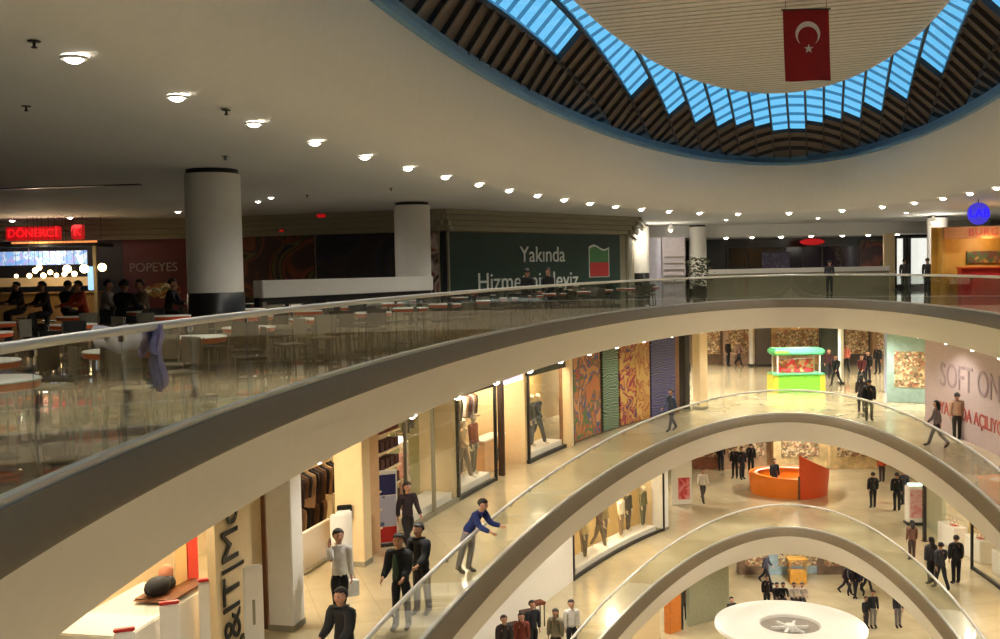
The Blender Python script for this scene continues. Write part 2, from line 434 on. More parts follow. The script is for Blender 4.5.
ring(3,.62,LV[2][2]-1.255,2.9,near_t(3,-3,20),'round recessed downlight under the middle gallery edge','downlights two floors below the food court',P_LOW,1.0,2)
ring(3,.62,LV[3][2]-1.255,2.9,near_t(3,-3,20),'round recessed downlight under the lowest gallery edge','downlights over the ground floor',P_LOW*1.3,1.0,2)
for px,py in ((12,220),(70,217),(178,211)):
    x,y=at(px,py,3.86); downlight(x,y,3.855,'recessed downlight over the food kiosks at far left','downlights over the food kiosks',45,scale=1.3)
for px,py in ((258,201),(271,197)):
    x,y=at(px,py,3.86); downlight(x,y,3.855,'recessed downlight of the close pair between the two white columns','pair of downlights between the columns',150,scale=1.0,cone=170)
for px in (703,727,753,782,812,843,869,898):
    D=59; downlight(atD(px,D),D,3.17,'recessed downlight in the lowered ceiling before the dark shopfront','downlights before the dark shopfront',160,scale=1.6,cone=170)
for t_,o_ in ((R(97),6),(R(88),7),(R(78),6),(R(66),6),(R(55),5),(R(110),7),(R(122),7)):  # lamps added to lift the dark far end of the upper gallery
    p=pt(1,t_,o_); downlight(p.x,p.y,3.855,'added downlight brightening the far end beyond the oculus ring','added downlights beyond the oculus ring',420,scale=1.1,cone=172)
# the lowered ceiling they sit in
_b=bmesh.new(); box(_b,(15,61.2,3.52),(26,6,.68)); struct("ceiling.004",_b,K["ceil"],False)
# lamps added to brighten floors and shopfronts deep in the lower halls
for L in (2,3,4):
    z=LV[L][2]+3.82
    for t_,o_ in ((R(90),7),(R(90),13),(R(75),9),(R(105),9),(R(62),9),(R(118),7))+(((R(95),19),(R(85),19),(R(92),25),(R(78),22),(R(102),23),(R(99),4),(R(82),4),(R(100),10),(R(80),11),(R(96),15.5),(R(84),15),(R(112),11)) if L==2 else ()):
        p=pt(L,t_,o_); downlight(p.x,p.y,z,'added downlight brightening the deep far hall','added downlights of the far halls',P_FAR*(1.5 if L==2 else 1),scale=1.4)
for px,D,r in ((34,10.5,.06),(26,14,.07),(226,14.5,.05),(305,24,.12),(390,26,.1),(226,19.5,.07)):
    pass
def sprinkler(x,y,label):
    t=thing('sprinkler',label,'sprinkler',(x,y,3.86),0,'sprinklers in the upper ceiling')
    part('plate',K['darkm'],t,lambda bm:lathe(bm,[(0,-.012),(.06,-.01),(.065,0)],18))
    part('nozzle',K['darkm'],t,lambda bm:lathe(bm,[(.014,0),(.014,-.05),(.03,-.06),(.03,-.068),(0,-.075)],12))
for px,py in ((34,41),(26,106),(226,110),(225,156),(307,195),(391,188)):
    x,y=at(px,py,3.86); sprinkler(x,y,'small dark ceiling sprinkler on the plain upper ceiling')
# dark slots in the ceiling
def slot(p0,p1,label,sag=0,w=.1):
    bm=bmesh.new(); a=Vector(p0);b=Vector(p1); d=(b-a); nn=Vector((-d.y,d.x)).normalized()
    pts=[]
    for i in range(13):
        f=i/12; q=a+d*f+nn*sag*(1-(2*f-1)**2); pts.append(q)
    for i in range(12): beam(bm,(pts[i].x,pts[i].y,3.85),(pts[i+1].x,pts[i+1].y,3.85),w,.03)
    tag(link('air_slot',bm,K['black'],None,False),label,'air vent')
slot(at(-40,190,3.86),at(140,184,3.86),'long dark air slot in the ceiling left of the nearest column',0,.22)
slot(at(737,227,3.86),at(848,226,3.86),'curved dark air slot in the ceiling before the dark shopfront',-2.2,.35)

# ================================================================ upper gallery: columns, walls, banners, kiosks
def column(x,y,r,label,zb=1.18,top=3.86):
    t=thing('column',label,'column',(x,y,0))
    sh_=part('shaft',K['white'],t,lambda bm:lathe(bm,[(r,zb),(r,top-.12),(r*.98,top-.1)],40))
    part('black_base',K['black'],t,lambda bm:lathe(bm,[(0,0),(r+.015,0),(r+.015,zb-.02),(r,zb),(r-.02,zb)],40))
    part('collar',K['darkm'],sh_,lambda bm:lathe(bm,[(r*.93,top-.13),(r*.93,top-.002)],40))
    return t
column(-6.24,22.47,.60,'nearest thick white round column with a black base, behind the balustrade')
column(-2.87,34.2,.60,'second white round column from the left, at the end of the white parapet')
column(7.68,55.7,.52,'white round column at the right end of the green banner',1.25)
column(11.2,57.5,.48,'slim cream column left of the dark shopfront',.3)
for _x,_y,_l in ((atD(641,54.4),54.4,'small bright spotlight at the top of the column right of the green banner'),(atD(934,50.6),50.6,'small bright spotlight at the top of the column left of the yellow kiosk'),(atD(672,54.5),54.5,'small added spotlight brightening the lilac panel')):  # the one at the lilac panel is added to brighten it
    _t=thing('spotlight',_l,'lamp',(_x,_y,3.5)); part('shade',K['white'],_t,lambda bm:lathe(bm,[(.05,.3),(.06,.3),(.16,0),(.14,0),(.05,.28)],18)); part('bulb',K['warmglow'],_t,lambda bm:sph(bm,(0,0,.03),.11,(1,1,1.3),12)); part('stem',K['darkm'],_t,lambda bm:cyl(bm,(0,0,.28),(0,0,.36),.02,n=8)); lamp('spot_light',(_x,_y-.25,3.2),(40 if 'lilac' in _l else 120),(1,.92,.78),.1)
column(atD(938,52),52,.5,'white round column with a black base left of the yellow kiosk',1.3)
W=[Vector(p) for p in ((-27,40.6),(-12.2,40.6),(-2,38.0),(6.3,47),(8.2,58))]
K['bulk']=mat('bulkhead_paint',(150,142,118),.7,noise=.03)
K['backwall']=mat('kiosk_back_wall',(60,52,46),.6,noise=.1)
for i in range(4):
    a,b=W[i],W[i+1]; d=b-a; n=Vector((-d.y,d.x)).normalized(); ang=math.atan2(d.y,d.x); m=(a+b)/2
    bm=bmesh.new(); box(bm,(m.x+n.x*.5,m.y+n.y*.5,1.53),(d.length,.2,3.06),ang)
    struct('wall_food_court' if i==0 else 'wall_food_court.%03d'%i,bm,K['bulk'] if i else K['backwall'],False)
    bm=bmesh.new()
    for k,(zz,oo) in enumerate(((3.16,0.30),(3.36,.12),(3.56,-.06),(3.76,-.24))):
        box(bm,(m.x+n.x*(.3+oo*.8),m.y+n.y*(.3+oo*.8),zz),(d.length+.3,.7,.19),ang)
    struct('trim_%d'%(10+i),bm,K['bulk'],False)
def on_wall(i,f0,f1,z0,z1,name,label,cat,m,extra=None,off=.36,group=None):
    a,b=W[i],W[i+1]; d=b-a; n=Vector((-d.y,d.x)).normalized(); ang=math.atan2(d.y,d.x)
    p=a+d*((f0+f1)/2)+n*off; wd=d.length*(f1-f0)
    t=thing(name,label,cat,(p.x,p.y,z0),ang,group)
    part('panel',m,t,lambda bm:box(bm,(0,0,(z1-z0)/2),(wd,.05,z1-z0)),smooth=False)
    if extra: extra(t,wd,z1-z0)
    return t
K['maroon']=mat('maroon_print',(92,22,24),.5,noise=.15,scale=.8)
K['green_print']=mat('dark_green_print',(14,52,36),.5,noise=.12,scale=.6)
K['letter_w']=mat('pale_lettering',(225,228,220),.6,noise=0)
K['letter_grey']=mat('dim_lettering',(170,150,140),.6,noise=0)
K['food1']=mat_pattern('dish_photo_print',[(24,12,10),(60,24,16),(120,56,22),(38,16,12),(98,86,30),(30,14,12)],.55,'soft',dist=1.2)
K['food2']=mat_pattern('dark_photo_print',[(18,14,18),(34,24,26),(52,34,28),(26,22,50),(20,16,16)],.5,'soft',dist=1)
K['food3']=mat_pattern('portrait_print',[(40,18,16),(120,64,50),(170,150,140),(60,28,22)],1.1,'soft',dist=1)
K['plate']=mat_pattern('chicken_dish_print',[(60,18,16),(120,50,30),(190,130,60),(70,90,40),(210,190,150)],2.2,'soft',dist=1.5)
def fr_at(i,px):
    a,b=W[i],W[i+1]; k=(px-500)/FPX
    # intersection of the sight line x=k*y with the wall
    d=b-a; return (k*a.y-a.x)/(d.x-k*d.y)
def ex_maroon(t,w_,h):
    wall_text('POPEYES',.50,K['letter_grey'],t,(-.15,-.035,h*.62),spacing=1.0)
    part('dish_print',K['plate'],t,lambda bm:sph(bm,(.2,-.03,.9),.5,(1.5,.04,.62)))
    part('pale_edge',K['bulk'],t,lambda bm:box(bm,(w_/2+.08,0,h/2),(.12,.12,h)),smooth=False)
on_wall(0,fr_at(0,122),fr_at(0,190),0.1,3.05,'banner','maroon printed hoarding with pale lettering left of the nearest column','banner',K['maroon'],ex_maroon)
on_wall(1,fr_at(1,236),fr_at(1,312),0.1,3.05,'banner','dark printed banner with orange and yellow food, right of the nearest column','banner',K['food1'])
on_wall(1,fr_at(1,314),.995,0.1,3.05,'banner','near-black printed banner left of the second column','banner',K['food2'])
on_wall(2,fr_at(2,432)+.0,fr_at(2,446),0.1,3.05,'banner','narrow maroon poster showing an arm, right of the second column','banner',K['food3'])
def ex_green(t,w_,h):
    wall_text('Yakında',.92,K['letter_w'],t,(w_*.02,-.035,h*.70))
    wall_text('Hizmetinizdeyiz',1.0,K['letter_w'],t,(-.6,-.035,h*.33))
    def crest(bm):
        n=24; top=[bm.verts.new((-.75+1.5*i/n,0,1.35+.1*math.sin(i/n*2*PI))) for i in range(n+1)]; lo=[bm.verts.new((-.75+1.5*i/n,0,0)) for i in range(n+1)]
        for i in range(n): bm.faces.new((top[i],top[i+1],lo[i+1],lo[i]))
    for nm,m,sc,y in(('badge_border',K['letter_w'],1.0,-.035),('badge_green',mat('badge_green',(70,130,70),.5),.92,-.042)):
        o=part(nm,m,t,crest); o.location=(w_*.36,y,1.05-(sc-1)*.3); o.scale=(sc,1,sc*1.0)
    o=part('badge_red',K['red'],t,lambda bm:box(bm,(0,0,.3),(1.36,.01,.62)),smooth=False); o.location=(w_*.36,-.05,1.1)
on_wall(2,fr_at(2,449),fr_at(2,627),0.1,3.02,'banner','long dark green banner with white words Yakında, behind the balustrade','banner',K['green_print'],ex_green)
# white parapet between the columns
bm=bmesh.new(); a=Vector((-6.3,26.6)); b=Vector((-2.3,33.4)); d=b-a; ang=math.atan2(d.y,d.x); m_=(a+b)/2
p=thing('parapet','low white parapet wall on a dark plinth between the two nearest columns','low wall',(m_.x,m_.y,0),ang)
part('white_band',K['white'],p,lambda bm:box(bm,(0,0,1.17),(d.length,.35,.46),0,.02)); part('plinth',K['darkm'],p,lambda bm:box(bm,(0,.05,.47),(d.length,.2,.94)),smooth=False); part('lower_band',K['bulk'],p,lambda bm:box(bm,(0,-.12,.4),(d.length,.06,.7)),smooth=False)
# food kiosks at the far left
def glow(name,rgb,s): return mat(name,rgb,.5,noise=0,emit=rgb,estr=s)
def fx(px,D=39.8): return atD(px,D)
kio=thing('food_kiosk','food kiosk with bright blue menu boards and warm bulbs at far left','food kiosk',(fx(50),39.6,0))
part('counter',mat('kiosk_counter',(150,120,80),.5,noise=.1),kio,lambda bm:(box(bm,(0,-.6,.5),(4.6,.7,1.0),0,.03),box(bm,(0,-.65,1.03),(4.8,.85,.06),0,.01)))
part('canopy',K['darkm'],kio,lambda bm:box(bm,(0,-.4,2.82),(5.0,1.6,.10)),smooth=False)
part('lit_edge',glow('lit_edge',(226,140,80),1.1),kio,lambda bm:box(bm,(.9,-1.22,2.93),(3.2,.05,.07)),smooth=False)
for x in (-2.35,2.35): part('post',K['bulk'],kio,lambda bm:box(bm,(x,-1.1,1.4),(.12,.12,2.8)),smooth=False)
part('menu_board',mat_pattern('menu_screen',[(60,110,190),(120,170,230),(170,150,220),(90,160,200),(200,220,240)],2.2,'soft',emit=.9),kio,lambda bm:box(bm,(-.1,-.6,2.36),(3.9,.06,.52)),smooth=False)
part('back_shelf',K['cream_wall'],kio,lambda bm:(box(bm,(0,-.1,1.45),(3.9,.3,.35)),box(bm,(0,-.1,1.02),(4.4,.3,.06))),smooth=False)
part('fridge_light',glow('fridge_glow',(140,190,230),1.2),kio,lambda bm:box(bm,(2.05,-.8,1.55),(.22,.1,.9),0,.03))
for i,(px,py,r) in enumerate(((37,270,.10),(52,272,.09),(58,275,.08),(69,269,.15),(76,274,.10),(86,269,.16),(104,268,.15),(18,275,.07),(31,275,.09),(45,275,.1),(66,274,.09),(41,267,.1))):
    z=EYE+(276.5+(.02*(500-px)*0)+ (500-px)*.0 - py +2.6)/FPX*37.6
    t=thing('pendant_lamp',('largest','small')[0 if r>.12 else 1]+' round warm pendant bulb hanging before the food kiosk' if px not in (104,18,37) else {104:'large warm pendant bulb at the right end of the kiosk row',18:'smallest warm pendant bulb at the left end of the kiosk row',37:'warm pendant bulb at the left of the bright bulb cluster'}[px],'lamp',(fx(px,37.6),37.6,z),0,'pendant bulbs of the far-left kiosk')
    part('bulb',K['warmglow'],t,lambda bm:sph(bm,(0,0,0),r,n=16)); part('cord',K['black'],t,lambda bm:cyl(bm,(0,0,r),(0,0,3.86-z),.008,n=6))
lamp('kiosk_light',(fx(60),38.2,2.6),60,(1,.8,.55),.2)
sg=thing('shop_sign','red glowing sign lettering on the bulkhead above the far-left food kiosk','sign',(atD(49,38.6),38.6,3.0))
K['redglow']=glow('red_neon',(226,22,30),1.4); K['redpanel']=mat('red_sign_panel',(150,16,20),.5,emit=(200,16,24),estr=.55,noise=0)
part('sign_box',K['redpanel'],sg,lambda bm:(box(bm,(-.45,0,.28),(2.1,.1,.52),0,.04),box(bm,(1.22,0,.3),(.5,.1,.56),0,.04)))
wall_text('DÖNERCİ',.42,K['redglow'],sg,(-.45,-.07,.28)); wall_text('K',.42,K['redglow'],sg,(1.22,-.07,.3))
tag(part('shrub',K['greenp'],None,lambda bm:[sph(bm,(fx(3)+random.uniform(-.6,.6),37.5+random.uniform(-.3,.3),.9+random.uniform(0,1.0)),random.uniform(.12,.3),n=8) for _ in range(40)]),'leafy green shrub at the left end of the food kiosk','plant')
for px,py,l in ((324,217,'small red exit sign on the bulkhead above the banners'),(284,231,'tiny red alarm light just above the food banner')):
    t=thing('exit_sign',l,'sign',(atD(px,36.4),36.4,EYE+(275-py)/FPX*36.4)); part('box',K['redpanel'],t,lambda bm:box(bm,(0,0,0),((.3 if px>300 else .16),.06,.12 if px>300 else .06),0,.01)); part('bracket',K['darkm'],t,lambda bm:box(bm,(0,.25,.05),(.05,.5,.03)))
# far dark shopfront
sf=thing('shopfront','wide dark shopfront with glass doors below the lowered ceiling','shopfront',(atD(796,62),62,0))
part('dark_wall',K['black'],sf,lambda bm:box(bm,(0,.6,1.6),(11.8,.2,3.2)),smooth=False)
for i in range(7): part('door_leaf',mat('smoked_glass_%d'%i,(20+3*i,22,26+2*i),.15,noise=.1),sf,lambda bm:box(bm,(-3.4+i*1.15,.4,1.35),(1.05,.05,2.5),0,.01))
part('door_frame',mat('bronze_frame',(64,56,50),.4,.3),sf,lambda bm:[box(bm,(-4.0+i*1.15,.36,1.35),(.06,.08,2.6)) for i in range(8)]+[box(bm,(0,.36,2.66),(8.2,.08,.08))],smooth=False)
part('poster_wall',K['food1'],sf,lambda bm:box(bm,(4.9,.4,1.5),(1.9,.06,2.9)),smooth=False)
part('violet_poster',mat_pattern('violet_print',[(30,26,40),(70,58,84),(44,34,56),(84,76,96)],1.5,'soft'),sf,lambda bm:box(bm,(-1.1,.3,1.5),(1.7,.04,1.6)),smooth=False)
part('side_panel',K['wood'],sf,lambda bm:box(bm,(5.85,.2,1.55),(.12,.5,3.1)),smooth=False)
s2=thing('shop_sign','red glowing oval sign over the dark shopfront','sign',(atD(813,61.3),61.3,2.75))
part('sign_box',K['redpanel'],s2,lambda bm:(sph(bm,(0,0,.13),.75,(1,.08,.26),20)))
pw=thing('parapet','long low white parapet wall before the dark shopfront','low wall',(atD(798,57.8),57.8,0))
part('wall_body',K['bulk'],pw,lambda bm:box(bm,(0,0,.55),(10.3,.2,1.1)),smooth=False); part('white_band',K['white'],pw,lambda bm:box(bm,(0,-.02,1.22),(10.4,.3,.26),0,.02))
# lilac poster panels between column and shopfront
for px0,px1,rgb,l in((650,662,(226,222,240),'tall lilac-white panel right of the green banner'),(663,686,(216,206,212),'pale pink panel with faint rows of shelves beside the lilac panel')):
    D=57; x0,x1=atD(px0,D),atD(px1,D); t=thing('poster_wall',l,'panel',((x0+x1)/2,D,0))
    part('board',mat('panel_%d'%px0,rgb,.5),t,lambda bm:box(bm,(0,0,1.6),(x1-x0,.2,3.2),0,.02))
    if px0==663: part('shelf',K['bulk'],t,lambda bm:[box(bm,(0,-.15,.7+.35*k),(x1-x0-.2,.16,.04)) for k in range(5)],smooth=False)
bm=bmesh.new()
for _ in range(240): sph(bm,(atD(700,54)+random.gauss(0,.3),54+random.gauss(0,.25),.5+random.uniform(0,1.5)),random.uniform(.04,.09),(1,1,.5),n=6)
pl=thing('potted_shrub','grey-green leafy shrub in a pot left of the dark shopfront','plant',(atD(700,54),54,0)); o=link('foliage',bm,mat('dusty_leaves',(84,88,62),.8,noise=.3,scale=9),pl); o.location=(-atD(700,54),-54,0)
part('pot',K['darkm'],pl,lambda bm:lathe(bm,[(0,0),(.3,0),(.38,.5),(.34,.5),(.3,.45),(0,.45)],20))
# bright doorway and yellow kiosk on the right
dw=thing('doorway','brightly lit white glazed doorway between the dark shopfront and the white column','door',(atD(912,58),58,0))
part('light_panel',glow('daylight_panel',(240,240,232),1.0),dw,lambda bm:(box(bm,(-.55,.3,1.6),(.35,.05,2.6)),box(bm,(.55,.3,1.6),(1.1,.05,2.6))),smooth=False)
part('frame',K['darkm'],dw,lambda bm:[box(bm,(x,.2,1.6),(.08,.1,3.0)) for x in (-.8,-.2,.0,1.15)]+[box(bm,(.2,.2,3.05),(2.1,.1,.1))],smooth=False)
part('door_leaf',K['shopglass'],dw,lambda bm:box(bm,(-.1,0,1.5),(.9,.03,2.7)),smooth=False)
part('side_wall',K['cream_wall'],dw,lambda bm:(box(bm,(-1.2,.2,1.6),(.6,.2,3.2)),box(bm,(1.75,.2,1.6),(1.0,.2,3.2))),smooth=False)
YK=42.5
yk=thing('food_kiosk','yellow wooden food kiosk with a red counter at the right edge','food kiosk',(atD(980,YK),YK,0),R(-8))
K['yellow']=mat('yellow_wood',(196,148,58),.5,noise=.12,scale=2); 
part('back_wall',K['yellow'],yk,lambda bm:box(bm,(.4,.8,1.5),(4.2,.1,3.0)),smooth=False)
part('side_wall',K['yellow'],yk,lambda bm:[box(bm,(-1.4+.0*k,.1+.2*k,1.45),(.12,.12,2.9)) for k in range(4)],smooth=False)
part('header',mat('kiosk_header',(188,122,64),.5,noise=.1),yk,lambda bm:box(bm,(.4,-.05,2.72),(3.7,.3,.5),0,.02))
part('counter',K['red'],yk,lambda bm:box(bm,(.75,-.2,.62),(3.2,.6,1.24),0,.03)); part('counter_top',K['orange'],yk,lambda bm:box(bm,(.75,-.25,1.27),(3.3,.75,.07),0,.01))
part('shelf_goods',mat_pattern('kiosk_goods',[(120,90,40),(60,80,40),(170,120,50),(90,50,30)],6,'voronoi'),yk,lambda bm:box(bm,(.9,.7,1.7),(2.4,.1,.5)),smooth=False)
wall_text('BURGER',.42,K['red'],yk,(.35,-.22,2.72),spacing=1.15)
lamp('kiosk_light_right',(atD(985,YK),YK-.3,2.3),40,(1,.8,.5),.15)
bs=thing('shop_sign','round blue glowing sign high above the yellow kiosk','sign',(atD(980,38.5),38.5,3.3))
part('halo_disc',mat('blue_sign_panel',(60,58,170),.5,emit=(70,60,200),estr=.9,noise=0),bs,lambda bm:cyl(bm,(0,.05,.02),(0,.12,.02),.42,n=28))
wall_text('LAB',.46,glow('blue_neon',(30,20,210),2.0),bs,(0,0,.02)); part('hanger',K['darkm'],bs,lambda bm:cyl(bm,(0,.1,.3),(0,.1,.56),.015))

# ---------------------------------------------------------------- food court tables and chairs
def make_table():
    t=thing('cafe_table','','table')
    part('table_top',K['bright_white'],t,lambda bm:lathe(bm,[(0,.765),(.385,.765),(.4,.755),(.4,.745),(0,.745)],32))
    part('orange_rim',K['orange'],t,lambda bm:lathe(bm,[(0,.744),(.392,.744),(.385,.69),(.30,.672),(0,.672)],32))
    pd=part('pedestal',K['chrome'],t,lambda bm:cyl(bm,(0,0,.02),(0,0,.68),.032,n=12)); part('foot',K['chrome'],pd,lambda bm:lathe(bm,[(0,0),(.24,0),(.24,.012),(.05,.035),(0,.035)],24))
    return t
def make_chair(dark):
    t=thing('cafe_chair','','chair'); m=cloth((40,38,36)) if dark else cloth((128,120,104))
    part('seat',m,t,lambda bm:(box(bm,(0,0,.45),(.42,.42,.035),0,.015)))
    def bk(bm):
        for k in range(7):
            a=R(-40+80*k/6); box(bm,(.24*math.sin(a)*1.0,.24*math.cos(a)*.35+.13,.70),(.075,.018,.3),-a*.5,.005)
    part('backrest',m,t,bk)
    for sx in(-1,1):
        for sy in(-1,1): part('leg',K['chrome'],t,lambda bm:cyl(bm,(sx*.17,sy*.17,.44),(sx*.2,sy*.21,0),.012,n=6))
    part('back_frame',K['chrome'],t,lambda bm:(cyl(bm,(-.16,.18,.44),(-.18,.23,.84),.011,n=6),cyl(bm,(.16,.18,.44),(.18,.23,.84),.011,n=6)))
    return t
tb0=make_table(); ch0=[make_chair(True),make_chair(False)]; used={'t':0,0:0,1:0}
taken=[]
def put_table(x,y,label,group=None):
    o=tb0 if not used['t'] else copy_tree(tb0); used['t']=1; o.location=(x,y,0); tag(o,label,'table')
    if group: o['group']=group
    taken.append((x,y))
    return o
def put_chair(x,y,rz,k,label,group):
    o=ch0[k] if not used[k] else copy_tree(ch0[k]); used[k]=1; o.location=(x,y,0); o.rotation_euler=(0,0,rz); tag(o,label,'chair',group)
    if not group and 'group' in o: del o['group']
near=[(-4.05,8.0,'nearest orange-rimmed cafe table, cut by the left frame edge'),(-5.1,9.9,'second orange-rimmed cafe table, further in from the railing at far left'),(-4.1,11.0,'orange-rimmed cafe table left of the white and lilac jacket'),(-3.95,13.2,'orange-rimmed cafe table just right of the white and lilac jacket'),(-3.8,15.4,'orange-rimmed cafe table below the right side of the nearest column'),(-3.3,17.9,'orange-rimmed cafe table below the parapet, beside the railing')]
tabs=[]
for x,y,l in near: put_table(x,y,l); tabs.append((x,y,1,l))
def clear(x,y,r=1.5): return all((x-a)**2+(y-b)**2>r*r for a,b in taken)
cols=[(-6.24,22.47),(-2.87,34.2)]
rng=random.Random(3)
ROWS=('row beside the railing','second row from the railing','third row from the railing','row furthest from the railing')
def where(x,y): return 'in front of the green banner' if y>27 else ('around the two columns' if y>19 else ('level with the nearest column' if y>14 else 'near the left frame edge'))
for row,off in enumerate((1.1,3.1,5.2,7.4)):
    for k in range(200):
        t=PI*1.5-.02-k*.012 - .0
        p=pt(1,t,off)
        if p.y<7.5 or p.x<-13 or p.y>46 : continue
        if not clear(p.x,p.y,2.15): continue
        if any((p.x-a)**2+(p.y-b)**2<1.6 for a,b in cols): continue
        if abs((p.x+4.3)*.86-(p.y-30)*.5)<1.2 and 25<p.y<35: continue
        # keep in front of the back wall
        if p.x>-2 and (p.x+2)*9/8.3+38-1.6<p.y: continue
        lb='orange-rimmed cafe table, '+ROWS[row]+', '+where(p.x,p.y); put_table(p.x,p.y,lb,lb); tabs.append((p.x,p.y,0,row))
nch=0
near_names=[n[2] for n in near]
NICK=('table at the left frame edge','table further in at far left','table left of the white jacket','table right of the white jacket','table below the nearest column','table below the parapet')
for x,y,nr,li in tabs:
    a0=rng.uniform(0,1.5); n_=rng.choice((2,3,3,4)) if not nr else 3
    for k in range(n_):
        a=a0+k*2*PI/n_; cx_,cy_=x+.68*math.cos(a),y+.68*math.sin(a)
        tt=near_t(1,cx_,cy_)
        if (Vector((cx_,cy_))-pt(1,tt)).dot(nrm(1,tt))<.42: continue
        if any((cx_-a_)**2+(cy_-b_)**2<.9 for a_,b_ in cols): continue
        if nch>150: break
        kk=rng.choice((0,0,1)); nch+=1
        cn_='dark' if kk==0 else 'brownish grey'; side=('far side','left side','near side','right side')[int(((a%(2*PI))+PI/4-PI/2)//(PI/2))%4]
        if nr: lb='%s cafe chair at the %s of the %s'%(cn_,side,NICK[near_names.index(li)]); put_chair(cx_,cy_,a-PI/2,kk,lb,None)
        else: lb='%s cafe chair, %s, %s'%(cn_,ROWS[li],where(cx_,cy_)); put_chair(cx_,cy_,a-PI/2,kk,lb,lb)

exec_people=True
# ================================================================ people
def skinned(verts,edges,rad,root=0,sub=1):
    me=bpy.data.meshes.new('s'); me.from_pydata([tuple(v) for v in verts],edges,[]); o=bpy.data.objects.new('s',me); C.objects.link(o)
    md=o.modifiers.new('k','SKIN'); md.use_smooth_shade=True; md.branch_smoothing=.6
    sv=me.skin_vertices[0].data
    for i,r in enumerate(rad): sv[i].radius=(r,r) if not isinstance(r,tuple) else r
    for i in range(len(sv)): sv[i].use_root=(i==root)
    if sub: s=o.modifiers.new('s','SUBSURF'); s.levels=sub; s.render_levels=sub
    dg=bpy.context.evaluated_depsgraph_get(); r=bpy.data.meshes.new_from_object(o.evaluated_get(dg)); bpy.data.objects.remove(o); bpy.data.meshes.remove(me)
    return r
class Sk:
    def __init__(s): s.v=[];s.e=[];s.r=[]
    def add(s,p,r,par=None):
        s.v.append(Vector(p)); s.r.append(r); i=len(s.v)-1
        if par is not None: s.e.append((par,i))
        return i
def rotx(v,a,c): # forward lean (towards -Y) about point c
    d=Vector(v)-Vector(c); return Vector(c)+Matrix.Rotation(a,3,'X')@d
def dirn(fwd,side=0): # unit vector hanging down, swung forward by fwd, outward by side
    return Vector((math.sin(side),-math.sin(fwd)*math.cos(side),-math.cos(fwd)*math.cos(side)))
POSES={
 'stand':dict(legs=((.05,.02),(-.03,.03)),arms=((.05,.15,.12),(.0,.2,.12)),lean=.0),
 'walk':dict(legs=((.42,.12),(-.32,.45)),arms=((-.35,.25,.12),(.35,.45,.12)),lean=.04),
 'stroll':dict(legs=((-.22,.35),(.28,.05)),arms=((.3,.5,.12),(-.25,.2,.12)),lean=.03),
 'phone':dict(legs=((.25,.08),(-.2,.3)),arms=((.95,2.40,.12),(-.05,.2,.12)),lean=.0),
 'lean':dict(legs=((-.28,.02),(-.05,.16)),arms=((.55,.75,.06),(.6,.85,.06)),lean=.62),
 'rail':dict(legs=((.06,.05),(-.08,.05)),arms=((.30,.75,.06),(.25,.95,.06)),lean=.10),
 'sit':dict(legs=((1.45,1.5),(1.4,1.45)),arms=((.55,.9,.15),(.5,1.0,.15)),lean=.22),
 'push':dict(legs=((.3,.08),(-.25,.3)),arms=((.55,.7,.1),(.55,.7,.1)),lean=.08),
}
